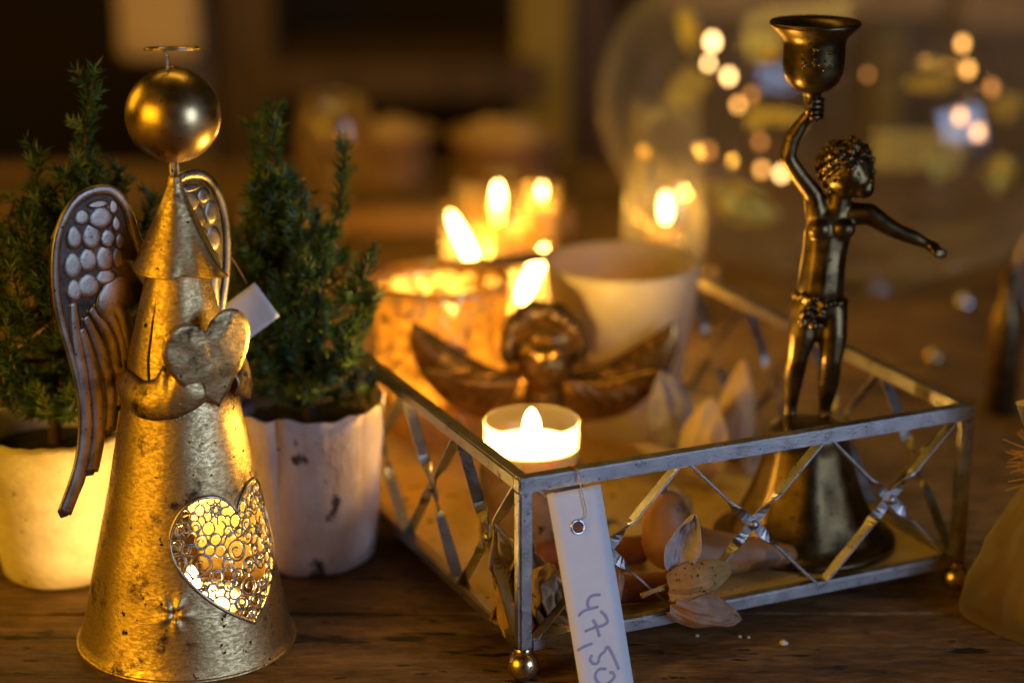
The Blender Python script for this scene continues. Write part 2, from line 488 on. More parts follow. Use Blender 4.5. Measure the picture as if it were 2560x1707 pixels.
def amber_resin():
    m, nt, p, out = new_mat('amber_resin')
    n = noise_node(nt, 90, 3)
    r = ramp(nt, n.outputs[0], [(0.35, (0.20, 0.095, 0.020)), (0.7, (0.46, 0.25, 0.06))])
    nt.links.new(r.outputs[0], p.inputs["Base Color"])
    p.inputs["Metallic"].default_value = 0.85
    p.inputs["Roughness"].default_value = 0.25
    p.inputs["Coat Weight"].default_value = 0.5
    p.inputs["Coat Roughness"].default_value = 0.08
    bump(nt, p, noise_node(nt, 130, 3).outputs[0], 0.45, 0.002)
    return m
M['resin'] = amber_resin()
M['resin_dark'] = metal('dark_resin', (0.05, 0.028, 0.012), (0.12, 0.07, 0.03), 0.3, 90, metallic=0.4)

def table_wood():
    m, nt, p, out = new_mat('old_table_wood')
    n = noise_node(nt, 7, 9, 0.70, (2.4, 9, 9))
    nf = noise_node(nt, 26, 9, 0.78, (3.2, 13, 13), (1, 3, 0))
    av = nt.nodes.new("ShaderNodeMath"); av.operation = 'ADD'
    hf = nt.nodes.new("ShaderNodeMath"); hf.operation = 'MULTIPLY'; hf.inputs[1].default_value = 0.5
    nt.links.new(n.outputs[0], av.inputs[0]); nt.links.new(nf.outputs[0], av.inputs[1]); nt.links.new(av.outputs[0], hf.inputs[0])
    r = ramp(nt, hf.outputs[0], [(0.36, (0.024, 0.011, 0.003)), (0.50, (0.20, 0.108, 0.036)), (0.64, (0.42, 0.26, 0.105))])
    big = noise_node(nt, 9, 4, 0.6, (0.7, 1.6, 1))
    kb = ramp(nt, big.outputs[0], [(0.35, 0.45), (0.65, 1.0)])
    mul = nt.nodes.new("ShaderNodeMix"); mul.data_type = 'RGBA'; mul.blend_type = 'MULTIPLY'; mul.inputs[0].default_value = 1
    nt.links.new(r.outputs[0], mul.inputs[6]); nt.links.new(kb.outputs[0], mul.inputs[7])
    # cracks and worm marks
    cr = noise_node(nt, 20, 4, 0.6, (0.8, 4.2, 1), (2, 7, 0))
    kc = ramp(nt, cr.outputs[0], [(0.600, 0.0), (0.630, 1.0)])
    pit = noise_node(nt, 70, 4, 0.6, (1.0, 2.6, 1), (6, 2, 0))
    kp = ramp(nt, pit.outputs[0], [(0.645, 0.0), (0.67, 1.0)])
    mxk = nt.nodes.new("ShaderNodeMath"); mxk.operation = 'MAXIMUM'
    nt.links.new(kc.outputs[0], mxk.inputs[0]); nt.links.new(kp.outputs[0], mxk.inputs[1])
    kc = mxk
    col = mixc(nt, kc.outputs[0], mul.outputs[2], (0.010, 0.006, 0.003))
    nt.links.new(col, p.inputs["Base Color"])
    fine = noise_node(nt, 60, 8, 0.72, (0.9, 8, 8))
    rr = ramp(nt, fine.outputs[0], [(0.3, 0.42), (0.7, 0.68)])
    nt.links.new(rr.outputs[0], p.inputs["Roughness"])
    sub = nt.nodes.new("ShaderNodeMath"); sub.operation = 'SUBTRACT'
    nt.links.new(fine.outputs[0], sub.inputs[0]); nt.links.new(kc.outputs[0], sub.inputs[1])
    bump(nt, p, sub.outputs[0], 0.7, 0.0016)
    return m
M['table'] = table_wood()

# ------------------------------------------------------------------ table (surface of the scene)
table = thing('wooden_table', 'old dark brown wooden plank table under everything', 'table', (0, 0, -0.03))
edges = [0.30, 0.545, 0.803, 1.105, 1.40, 1.70]
for a, b in zip(edges, edges[1:]):
    w = b - a - 0.0012
    pl = MB().box((0, 0, 0), (1.9, w, 0.06), bev=0.0012).build('plank', M['table'], table)
    pl.location = (rnd.uniform(-0.02, 0.02), (a + b) / 2, 0)

# cabinet behind
cab = thing('cabinet', 'dark wooden shelf cabinet blurred in the background', 'cabinet', (0, 2.3, 0))
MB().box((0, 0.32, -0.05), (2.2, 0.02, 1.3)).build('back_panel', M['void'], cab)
MB().box((-0.286, -0.04, 0.0), (0.062, 0.05, 1.1), bev=0.004).build('post', M['wooddark'], cab)
MB().box((-0.372, -0.09, 0.088), (0.082, 0.06, 0.165), bev=0.006).build('upper_box', M['box_pale'], cab)
MB().box((-0.352, -0.035, -0.24), (0.046, 0.04, 0.56), bev=0.004).build('post', M['woodgrey'], cab)
MB().box((-0.12, 0.02, -0.024), (0.30, 0.20, 0.042), bev=0.003).build('shelf_board', M['wooddark'], cab)
MB().box((0.035, -0.03, 0.0), (0.058, 0.06, 1.1), bev=0.004).build('post', M['olive'], cab)
MB().box((0.085, 0.0, 0.0), (0.04, 0.06, 1.1), bev=0.004).build('post', M['wooddark'], cab)
MB().box((0.385, 0.10, -0.20), (0.56, 0.02, 0.62)).build('door_panel', M['wooddoor'], cab)
MB().box((0.315, 0.02, 0.056), (0.31, 0.12, 0.032), bev=0.003).build('shelf_board', M['woodbeam'], cab)
MB().box((0.62, 0.02, 0.064), (0.26, 0.14, 0.075), bev=0.003).build('shelf_board', M['woodbeam'], cab)
MB().box((0.425, 0.05, -0.15), (0.035, 0.04, 0.35), bev=0.003).build('post', M['olive'], cab)

# ------------------------------------------------------------------ candle helpers
def flame(parent, base, hgt, rad, mat, power, tilt=0.0, col=(1.0, 0.55, 0.07)):
    prof = [(0.0005, 0), (0.55, 0.08), (0.90, 0.22), (1.0, 0.38), (0.94, 0.56), (0.74, 0.76), (0.44, 0.91), (0.02, 1.0)]
    b = MB().lathe([(r * rad, z * hgt) for r, z in prof], seg=16)
    b.v = [(x + tilt * z, y, z) for x, y, z in b.v]
    o = b.build('flame', mat, parent)
    o.location = base
    l = bpy.data.lights.new('flame_light', 'POINT')
    l.energy = power; l.color = col; l.shadow_soft_size = rad * 0.9
    lo = bpy.data.objects.new('flame_light', l); COL.objects.link(lo)
    lo.parent = o; lo.location = (tilt * hgt * 0.45, 0, hgt * 0.45)
    return o

def tealight(t, r, hgt, wax_h, power, fl=0.015, fr=0.0033, cup=None, col=(1.0, 0.57, 0.11)):
    MB().lathe([(0.0001, 0.0006), (r*0.96, 0.0006), (r, 0.002), (r*1.01, hgt), (r*0.985, hgt), (r*0.975, 0.003)], seg=48).build('cup', cup or M['cupclear'], t)
    MB().lathe([(0.0001, 0.001), (r*0.955, 0.001), (r*0.965, wax_h), (r*0.93, wax_h*0.985), (r*0.5, wax_h*0.95), (0.0001, wax_h*0.94)], seg=48).build('wax', M['wax'], t)
    MB().tube([(0, 0, wax_h*0.9), (0.0003, 0, wax_h*0.9+0.002), (0.001, 0, wax_h*0.9+0.004)], 0.0006).build('wick', M['wick'], t)
    flame(t, (0, 0, wax_h*0.9 + 0.0015), fl, fr, M['flame'], power, 0.0, col)

# ------------------------------------------------------------------ metal tray
TN = Vector((0.0028, 0.7383, 0)); TPHI = 0.42754
TA, TB, TH = 0.2115, 0.31, 0.085
tray = thing('metal_tray', 'square bar metal tray with crossed lattice sides and ball feet', 'tray', TN, TPHI)
BW = 0.0062
ZB0, ZB1, ZT0 = 0.0122, 0.0176, TH - BW
def bar(c, d, name='rail'):
    b = MB().box((0, 0, 0), d, bev=0.0008)
    o = b.build(name, M['tray'], tray); o.location = c
    return o
h2 = BW / 2
zb = (ZB0 + ZB1) / 2
for y in (h2, TB - h2):
    bar((TA/2, y, zb), (TA - 2*BW + 0.001, BW - 0.0010, ZB1 - ZB0))
    bar((TA/2, y, TH - h2), (TA, BW, BW))
for x in (h2, TA - h2):
    bar((x, TB/2, zb), (BW - 0.0010, TB - 2*BW + 0.001, ZB1 - ZB0))
    bar((x, TB/2, TH - h2 - 0.0001), (BW - 0.0002, TB - 2*BW + 0.0016, BW - 0.0002))
for x in (h2, TA - h2):
    for y in (h2, TB - h2):
        p = MB().box((0, 0, 0), (BW - 0.0004, BW - 0.0004, TH - BW - 0.0104), bev=0.0010).build('post', M['tray'], tray)
        p.location = (x, y, (TH - BW + 0.0008 + 0.0112) / 2)
        bb = MB().sphere((0, 0, 0.0064), 0.0064, 24, 14); bb.lathe([(0.0036, 0.0112), (0.0042, 0.0125), (0.0036, 0.0138)], seg=20)
        bo = bb.build('ball_foot', M['brass'], tray)
        bo.location = (x, y, 0)
fp = MB().box((TA/2, TB/2, 0.0135), (TA - 0.0112, TB - 0.0112, 0.0012)).build('floor_sheet', M['trayfloor'], tray)

def lattice(o, e, n, length, units):
    o = Vector(o); e = Vector(e); n = Vector(n)
    z0, z1 = ZB1 - 0.0006, ZT0 + 0.0006
    L = (length - 2*BW) / units
    up = Vector((0, 0, 1))
    for k in range(units):
        a = o + e * (BW + k * L)
        for s in (0, 1):
            g = 0.0022
            P = a + e * (g if s == 0 else L - g) + up * z1
            Q = a + e * (L - g if s == 0 else g) + up * z0
            d = (Q - P).normalized()
            w0 = n.cross(d).normalized()
            off = n * (0.0005 if s == 0 else -0.0005)
            hw, ht = 0.0023, 0.00042
            vs = []; fs = []
            ns = 40
            tw = 1 if s == 0 else -1
            for i in range(ns + 1):
                t = i / ns
                ang = tw * R(90) * smoothstep(0.05, 0.19, abs(t - 0.5)) * (1 if t < 0.5 else -1)
                wv = w0 * math.cos(ang) + n * math.sin(ang)
                tv = d.cross(wv).normalized()
                wob = 1 + 0.10 * math.sin(7 * t + k)
                c = P.lerp(Q, t) + off * (1 - smoothstep(0.05, 0.2, abs(t - 0.5)))
                for q, (sx, sy) in enumerate(((-1, -1), (1, -1), (1, 1), (-1, 1))):
                    vs.append(c + wv * (sx * hw * wob) + tv * (sy * ht))
            for i in range(ns):
                for q in range(4):
                    q2 = (q + 1) % 4
                    fs.append((i*4+q, i*4+q2, i*4+4+q2, i*4+4+q))
            fs += [(3, 2, 1, 0), tuple(ns*4 + q for q in range(4))]
            MB().add(vs, fs, False).build('lattice_strip', M['tray'], tray)
        c = a + e * (L/2) + up * ((z0 + z1)/2)
        rot = n.to_track_quat('Z', 'Y').to_matrix()
        b = MB().sphere((0, 0, 0), (0.0022, 0.0022, 0.0018), 16, 10, rot)
        b.v = [tuple(Vector(v) + c + n * 0.0008) for v in b.v]
        b.build('rivet', M['tray'], tray)
lattice((0, h2, 0), (1, 0, 0), (0, -1, 0), TA, 3)
lattice((0, TB - h2, 0), (1, 0, 0), (0, 1, 0), TA, 3)
lattice((h2, 0, 0), (0, 1, 0), (-1, 0, 0), TB, 5)
lattice((TA - h2, 0, 0), (0, 1, 0), (1, 0, 0), TB, 5)
def tray_pt(a, b, z=0.0141):
    c, s = math.cos(TPHI), math.sin(TPHI)
    return Vector((TN.x + a*c - b*s, TN.y + a*s + b*c, z))

# ------------------------------------------------------------------ price tag
def price_tag():
    t = thing('price_tag', 'white paper price strip with grey handwritten numbers wired to the tray rail', 'price tag')
    nrm = Vector((math.sin(TPHI), -math.cos(TPHI), 0))
    e = Vector((math.cos(TPHI), math.sin(TPHI), 0))
    o = tray_pt(0.0105, 0, 0.0782) + nrm * 0.0022
    ang = R(4.2)
    W_, L_ = 0.0228, 0.0850
    ux = (e * math.cos(ang) + Vector((0, 0, 1)) * math.sin(ang) * 0.35).normalized()
    vy = (Vector((0, 0, -1)) * math.cos(ang) + e * math.sin(ang) * 1.25 + nrm * 0.20).normalized()
    def pt(s, q, d=0.0):
        curl = 0.0012 * math.sin(q * 2.2)
        return o + ux * (s * W_) + vy * (q * L_) + nrm * (d + curl)
    sh = MB().sheet(lambda i, j: pt(i, j), 6, 30)
    sh.build('paper_strip', M['paper'], t, solid=0.0003)
    # strokes measured on the strip (s across, q along)
    ox, oy = 510, 95; ax, ay = 420, -60; bx, by = 195, 1473
    det = ax * by - ay * bx
    def st(x, y):
        dx, dy = x - ox, y - oy
        return ((dx * by - dy * bx) / det, (ax * dy - ay * dx) / det)
    strokes = [
        [(890, 868), (835, 868), (798, 890), (786, 930), (797, 968)],
        [(868, 958), (800, 970), (750, 985), (712, 1016)],
        [(885, 990), (925, 1035), (936, 1078), (900, 1103), (840, 1112), (757, 1138)],
        [(822, 1052), (850, 1108), (870, 1186)],
        [(692, 1280), (745, 1254), (812, 1235)],
        [(1015, 1450), (985, 1370), (935, 1272), (905, 1305), (868, 1335), (850, 1385), (820, 1392), (790, 1358), (808, 1322)],
        [(915, 1440), (862, 1436), (828, 1475), (838, 1525), (885, 1560), (945, 1540), (978, 1505), (965, 1472), (940, 1470)],
    ]
    for k, sk in enumerate(strokes):
        P = catmull([(*st(x, y), 0) for x, y in sk], 6)
        pts = [pt(p.x, p.y * 0.905, 0.00022) for p in P]
        MB().tube(pts, 0.00062, 8, flat=0.25, up=nrm).build('pen_stroke', M['ink'], t)
    s0, q0 = st(735, 345)
    c = pt(s0, q0 * 0.905, 0.0004)
    ring = [c + ux * (0.0026 * math.cos(a)) + vy * (0.0026 * math.sin(a)) for a in [2*math.pi*i/28 for i in range(28)]]
    MB().tube(ring, 0.00055, 8, closed=True).build('eyelet', M['steel'], t)
    hole = MB(); hole.add([c - nrm * 0.0001 + (ux * math.cos(a) + vy * math.sin(a)) * 0.0023 for a in [2*math.pi*i/20 for i in range(20)]], [tuple(range(20))])
    hole.build('eyelet_hole', M['cinnamon'], t)
    top = tray_pt(0.0246, -0.0004, TH + 0.0006)
    wp = catmull([c + nrm * 0.0007 - vy * 0.0026, pt(*st(795, 240), 0.0012), pt(*st(782, 120), 0.0014), pt(*st(770, 50), 0.0012), top + nrm * 0.0006 + Vector((0, 0, -0.002)), top + Vector((0, 0, 0.0001)), tray_pt(0.0225, 0.0045, TH + 0.0005), tray_pt(0.0222, 0.0066, TH - 0.003)], 6)
    MB().tube(wp, 0.00022, 6).build('hanging_wire', M['wire'], t)
price_tag()

# ------------------------------------------------------------------ angel lantern
def angel():
    A = thing('angel_lantern', 'tall gilt metal angel lantern with ball head and heart window', 'angel lantern', (-0.1334, 0.781, 0))
    A.rotation_mode = 'QUATERNION'
    A.rotation_quaternion = (Matrix.Rotation(R(1.2), 3, 'Y') @ Matrix.Rotation(R(45), 3, 'Z')).to_quaternion()
    PROF = [(0, 0.0440), (0.0015, 0.0438), (0.004, 0.0424), (0.012, 0.0405), (0.0313, 0.0366), (0.0692, 0.0288), (0.0968, 0.0237), (0.1241, 0.0190), (0.145, 0.0142), (0.1559, 0.0112), (0.168, 0.0085)]
    rad = lambda z: lerp_table(PROF, z)
    def surf(phi, z, off=0.0):
        r = rad(z) + off
        return Vector((r * math.sin(phi), -r * math.cos(phi), z))
    RB = 0.033; PHC = R(6)
    half = [(0, .0630), (.0035, .0675), (.0100, .0712), (.0185, .0712), (.0258, .0665), (.0298, .0580), (.0285, .0485), (.0220, .0385), (.0120, .0280), (0, .0185)]
    hp = catmull([(x, z, 0) for x, z in half], 8)
    heart = [(p.x, p.y) for p in hp] + [(-p.x, p.y) for p in reversed(hp[1:-1])]
    def inside(x, z, poly=heart):
        c = False; n = len(poly)
        for i in range(n):
            x1, y1 = poly[i]; x2, y2 = poly[(i+1) % n]
            if (y1 > z) != (y2 > z) and x < (x2 - x1) * (z - y1) / (y2 - y1) + x1: c = not c
        return c
    NP, NZ = 300, 190
    vs = []; fs = []
    zs = [0.168 * (j / NZ) for j in range(NZ + 1)]
    for z in zs:
        for i in range(NP):
            phi = 2*math.pi*i/NP
            dent = 0.00022 * mnoise.noise(Vector((math.sin(phi)*3, math.cos(phi)*3, z*60)))
            # embossed flower left of the window
            fx = (((phi - R(-43) + math.pi) % (2*math.pi)) - math.pi) * rad(z); fz = z - 0.0275
            rr = math.hypot(fx, fz); an = math.atan2(fz, fx)
            em = 0.0022 * math.exp(-(rr/0.0055)**2) * (0.5 + 0.5*math.cos(5*an + 0.6))**1.5 - 0.0022 * math.exp(-(rr/0.0016)**2)
            vs.append(surf(phi, z, dent + em))
    for j in range(NZ):
        zc = (zs[j] + zs[j+1]) / 2
        for i in range(NP):
            phi = 2*math.pi*(i + .5)/NP
            ph = ((phi + math.pi) % (2*math.pi)) - math.pi
            if inside((ph - PHC) * RB, zc): continue
            bk = abs(((ph - math.pi + math.pi) % (2*math.pi)) - math.pi)
            if bk < R(46) and zc < 0.070 * math.sqrt(max(0, 1 - (bk / R(46))**2.5)) and zc > 0.004: continue
            i2 = (i+1) % NP
            fs.append((j*NP+i, j*NP+i2, (j+1)*NP+i2, (j+1)*NP+i))
    body = MB().add(vs, fs).build('robe', M['angel'], A, solid=0.0007)
    # rolled base rim
    MB().lathe([(0.0438 + 0.0009*math.cos(a), 0.0010 + 0.0009*math.sin(a)) for a in [2*math.pi*i/10 for i in range(11)]], seg=90).build('base_rim', M['angel'], A)
    hs = lambda x, z, off=0.0006: surf(PHC + x / RB, z, off)
    MB().tube([hs(x, z) for x, z in heart], 0.00075, 8, closed=True).build('window_rim', M['filigree'], A)
    # filigree inside the heart window
    fil = MB()
    fr = random.Random(11)
    W_ = 0.00042
    def poly(pts, w=W_):
        run = []
        for x, z in pts:
            if inside(x, z): run.append(hs(x, z, 0.0003))
            else:
                if len(run) > 1: fil.tube(run, w, 5)
                run = []
        if len(run) > 1: fil.tube(run, w, 5)
    def circ(cx, cz, r, w=W_, a0=0, a1=2*math.pi, n=22):
        poly([(cx + r*math.cos(a0 + (a1-a0)*i/n), cz + r*math.sin(a0 + (a1-a0)*i/n)) for i in range(n+1)], w)
    def curl(cx, cz, r, a0, turns, sg=1):
        n = 26
        poly([(cx + r*(1-.75*i/n)*math.cos(a0 + sg*turns*2*math.pi*i/n), cz + r*(1-.75*i/n)*math.sin(a0 + sg*turns*2*math.pi*i/n)) for i in range(n+1)])
    # rosettes with petals, ringed
    def rosette(cx, cz, r):
        circ(cx, cz, r*0.42, 0.0007)
        for k in range(8):
            a = 2*math.pi*k/8
            circ(cx + r*.62*math.cos(a), cz + r*.62*math.sin(a), r*.22, 0.0005, n=12)
            poly([(cx + r*.8*math.cos(a), cz + r*.8*math.sin(a)), (cx + r*1.25*math.cos(a+.1), cz + r*1.25*math.sin(a+.1)), (cx + r*1.7*math.cos(a), cz + r*1.7*math.sin(a))])
    rosette(-0.0100, 0.0660, 0.0034)
    rosette(0.0125, 0.0520, 0.0034)
    placed = [(-0.0100, 0.0660, 0.0052), (0.0125, 0.0520, 0.0052)]
    tries = 0
    while tries < 2500:
        tries += 1
        x = fr.uniform(-0.029, 0.029); z = fr.uniform(0.02, 0.071); r = fr.uniform(0.0019, 0.0042)
        if not inside(x, z): continue
        if any(math.hypot(x-a, z-b) < r + c - 0.0004 for a, b, c in placed): continue
        placed.append((x, z, r))
        kind = fr.random()
        if kind < .45: circ(x, z, r)
        else: circ(x, z, r, a0=fr.uniform(0, 6), a1=fr.uniform(9, 11)); 
        if kind > .3: curl(x, z, r*.98, fr.uniform(0, 6), fr.uniform(.8, 1.25), fr.choice((-1, 1)))
        if kind > .8:
            for k in range(5):
                a = 2*math.pi*k/5
                poly([(x, z), (x + r*.5*math.cos(a), z + r*.5*math.sin(a)), (x + r*math.cos(a), z + r*math.sin(a))])
    for i, (a, b, c) in enumerate(placed):
        near = sorted(placed, key=lambda q: math.hypot(q[0]-a, q[1]-b))[1:5]
        for (d, e, g) in near:
            L = math.hypot(d-a, e-b)
            if L < 1e-6: continue
            ux, uz = (d-a)/L, (e-b)/L
            p = (a + ux*c, b + uz*c); q = (d - ux*g, e - uz*g)
            mid = ((p[0]+q[0])/2 - uz*0.0004, (p[1]+q[1])/2 + ux*0.0004)
            poly([p, mid, q], 0.0005)
    for t in range(26):
        x, z = heart[(t * len(heart)) // 26]
        c = min(placed, key=lambda q: math.hypot(q[0]-x, q[1]-z) - q[2])
        L = math.hypot(c[0]-x, c[1]-z)
        poly([(x + (c[0]-x)*k/6*(1 - c[2]/L), z + (c[1]-z)*k/6*(1 - c[2]/L)) for k in range(7)])
    fil.build('filigree', M['filigree'], A)
    # dark crease down the robe
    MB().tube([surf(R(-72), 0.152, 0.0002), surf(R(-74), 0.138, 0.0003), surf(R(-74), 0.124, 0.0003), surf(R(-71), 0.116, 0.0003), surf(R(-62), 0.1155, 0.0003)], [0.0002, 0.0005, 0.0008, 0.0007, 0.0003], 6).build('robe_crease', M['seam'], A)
    # hood, neck, head, halo
    hoodp = [(0.0170, 0.1565), (0.0166, 0.1572), (0.0140, 0.1638), (0.0090, 0.1745), (0.0045, 0.1845), (0.0024, 0.1895), (0.0022, 0.1935)]
    def hfn(a, r, z, i):
        ph = a + math.pi/2
        d = ((ph - 0 + math.pi) % (2*math.pi)) - math.pi
        k = math.exp(-((d - 0.18) / 0.22)**2) * max(0, 1 - i / 3.2)
        k2 = math.exp(-((abs(d) - 0.5) / 0.22)**2) * max(0, 1 - i / 2.5)
        return r + 0.0100*k - 0.0018*k2, z + 0.0012*k + 0.0010*k2
    bmh = MB().lathe(hoodp, seg=120, fn=hfn)
    bmh.build('hood', M['angel'], A, solid=0.0006, sub=1)
    for s in (-1, 1):
        MB().tube([(s*0.0012, 0, 0.188), (s*0.0012, 0, 0.201)], 0.0010, 10).build('neck_rod', M['angel'], A)
    MB().sphere((0, 0, 0.2168), 0.0181, 64, 40).build('head', M['ball'], A)
    MB().lathe([(0.0001, 0.2356), (0.0016, 0.2354), (0.0022, 0.2340)], seg=16).build('halo_socket', M['ball'], A)
    hal = [Vector((-0.002, 0, 0.2335)), Vector((-0.0022, 0.0, 0.2385)), Vector((-0.0030, 0.0005, 0.2412)), Vector((-0.0045, 0.003, 0.2420))]
    n = 40
    ringp = []
    for i in range(n):
        a = R(150) + 2*math.pi*0.94*i/n
        ringp.append(Vector((0.0102*math.cos(a), 0.0102*math.sin(a), 0.2422 + 0.0004*math.cos(a + 1) - 0.11*0.707*0.0102*(math.cos(a) + math.sin(a)))))
    MB().tube(catmull(hal, 5)[:-1] + ringp[1:], 0.00055, 8).build('halo', M['wire'], A)
    # arms: sheet metal sleeves wrapping the robe, ending in fingers
    for s in (-1, 1):
        top = [(-150, .117), (-120, .1175), (-95, .118), (-75, .1165), (-58, .1190), (-50, .1255), (-45, .1195), (-40, .1300), (-33, .1270), (-24, .1215), (-16, .1185)]
        bot = [(-150, .110), (-120, .105), (-95, .1035), (-75, .1030), (-58, .1028), (-40, .1045), (-25, .1075), (-16, .1100)]
        def arm(i, j):
            d = -150 + 134 * i
            z = lerp_table(bot, d) + (lerp_table(top, d) - lerp_table(bot, d)) * j
            off = 0.0012 + 0.0040 * smoothstep(-110, -30, d) + 0.0022*math.sin(math.pi*j)
            return surf(s * R(-d), z, off)
        MB().sheet(arm, 54, 10).build('arm', M['angel'], A, solid=0.0006)
    # heart held in front
    hh = [(x_*.92, z_*.96) for x_, z_ in [(0, .0125), (.0035, .0165), (.0100, .0190), (.0162, .0165), (.0195, .0100), (.0190, .0030), (.0150, -.0055), (.0075, -.0135), (0, -.0215)]]
    q = catmull([(x, z, 0) for x, z in hh], 6)
    out = [(p.x, p.y) for p in q] + [(-p.x, p.y) for p in reversed(q[1:-1])]
    hb = bmesh.new()
    def hpos(x, z):
        ct, sn = math.cos(R(11)), math.sin(R(11))
        x, z = x*ct - z*sn, x*sn + z*ct
        return (Matrix.Rotation(R(-10), 3, 'Z') @ Vector((x*1.02, -0.0268 + 4.5*x*x - 0.10*z, 0.1265 + z)))
    rings = []
    for k in range(9):
        f = 1 - k / 8.0
        rings.append([hb.verts.new(hpos(x*f, -0.001 + (z + .001)*f) + Vector((0, -0.0004*(1-f**2) + 0.0005*mnoise.noise(Vector((x*f*160, z*f*160, 3))), 0))) for x, z in out])
    for k in range(8):
        for i in range(len(out)):
            j = (i+1) % len(out)
            try: hb.faces.new((rings[k][i], rings[k][j], rings[k+1][j], rings[k+1][i]))
            except ValueError: pass
    bmesh.ops.remove_doubles(hb, verts=hb.verts[:], dist=1e-6)
    hb.verts.index_update()
    b = MB().add([v.co.copy() for v in hb.verts], [tuple(v.index for v in f.verts) for f in hb.faces]); hb.free()
    b.build('held_heart', M['angel'], A, solid=0.0008)
    # wings
    k0 = 1.7806
    def wl(zx, zy):
        sx = zx / k0 + 100; sy = zy / k0 + 420
        return ((365 - sx) * 0.000155 / 0.707 * 0.86, 0.1615 - (sy - 640) * 0.0001642)
    outline = [(265,95),(330,110),(368,160),(390,240),(412,330),(440,410),(470,470),(475,560),(430,620),(375,650),(365,700),(378,790),(382,862),(366,900),(372,950),(352,985),(350,1040),(332,1092),(308,1100),(306,1150),(290,1185),(262,1192),(252,1230),(236,1300),(205,1362),(176,1358),(166,1390),(130,1460),(92,1520),(66,1522),(58,1495),(88,1422),(130,1322),(156,1200),(164,1060),(156,920),(128,790),(95,680),(72,560),(65,430),(82,290),(125,190),(185,120)]
    OL = [wl(*p) for p in outline]
    feathers = [(265,170,60,32),(200,215,46,62),(275,230,72,86),(165,296,46,92),(235,302,56,100),(300,322,46,76),(348,342,30,62),(156,415,54,100),(216,402,56,92),(284,405,56,100),(336,412,36,80),(214,512,66,94),(285,486,60,62),(157,522,46,86),(326,192,28,60),(336,266,28,62)]
    longs = [[(150,570),(160,750),(182,950),(180,1150),(150,1320),(78,1505)], [(180,690),(212,850),(232,1050),(226,1200),(196,1342)], [(195,640),(252,800),(283,950),(288,1080),(275,1175)], [(215,610),(288,740),(324,880),(338,980),(330,1075)], [(242,590),(318,700),(352,800),(364,930)], [(268,575),(338,650),(366,750),(374,845)]]
    rimp = [(470,500),(440,410),(410,320),(380,200),(330,128),(265,112),(192,135),(138,200),(100,295),(84,425),(88,560),(110,700),(140,840),(162,980),(168,1100)]
    for s in (-1, 1):
        def wp(a, z, d=0.0):
            return Vector((s*a, 0.0186 + 0.10*a - d, z))
        bm = bmesh.new()
        vv = [bm.verts.new(wp(a, z)) for a, z in OL]
        bm.faces.new(vv)
        bm.normal_update()
        bmesh.ops.triangulate(bm, faces=bm.faces[:], ngon_method='EAR_CLIP')
        bm.verts.index_update()
        b = MB().add([v.co.copy() for v in bm.verts], [tuple(v.index for v in f.verts) for f in bm.faces], False); bm.free()
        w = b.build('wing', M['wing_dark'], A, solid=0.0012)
        rp = [wp(*wl(p.x, p.y), 0.0008) for p in catmull([(x, y, 0) for x, y in rimp], 6)]
        MB().tube(rp, [0.0024 - 0.0008*i/len(rp) for i in range(len(rp))], 10, flat=0.55, up=(0, 1, 0)).build('rim', M['wing'], w)
        for (x, y, ww, hh_) in feathers:
            a, z = wl(x, y)
            rw = ww / 2 / k0 * 0.000155 / 0.707 * 1.36; rh = hh_ / 2 / k0 * 0.0001642 * 1.24
            vs = []; fs = []
            NR, NA = 6, 22
            for ri in range(NR + 1):
                q = (ri / NR) ** 0.75
                for ai in range(NA):
                    an = 2*math.pi*ai/NA
                    cx_, cz_ = math.cos(an), math.sin(an)
                    px = rw * q * cx_ * (1 - 0.28*max(0, cz_))
                    pz = rh * q * (abs(cz_)**0.85) * (1 if cz_ > 0 else -1)
                    vs.append(wp(a + px, z + pz, 0.0004 + 0.0009*(1 - q**6) + 0.0004*(-cz_)*q))
            for ri in range(NR):
                for ai in range(NA):
                    a2 = (ai + 1) % NA
                    fs.append((ri*NA+ai, ri*NA+a2, (ri+1)*NA+a2, (ri+1)*NA+ai))
            MB().add(vs, fs).build('scale_feather', M['wing'], w)
        for lf in longs:
            P = catmull([(x, y, 0) for x, y in lf], 6)
            n = len(P)
            pts = [wp(*wl(p.x, p.y), 0.0006) for p in P]
            MB().tube(pts, [0.0018 + 0.0022*min(1, 3.0*i/n)*(1 - .25*i/n) for i in range(n)], 10, flat=0.32, up=(0, 1, 0)).build('long_feather', M['wing'], w)
        a, z = wl(330, 590)
        MB().sphere(wp(a, z, 0.0004), (0.0105, 0.0012, 0.0085), 18, 10, Matrix.Rotation(R(40*s), 3, 'Y')).build('shoulder_plate', M['wing'], w)
        MB().tube([wp(0.0005, 0.158), (s*0.002, 0.012, 0.152), (s*0.002, 0.006, 0.150)], 0.0028, 8, flat=0.5).build('bracket', M['wing'], w)
    return A
angel()
tl = thing('tealight', 'lit tealight glowing inside the angel lantern', 'tealight', (-0.1300, 0.779, 0.0), group='lit tealights')
tealight(tl, 0.0205, 0.018, 0.017, 0.48, fl=0.016)

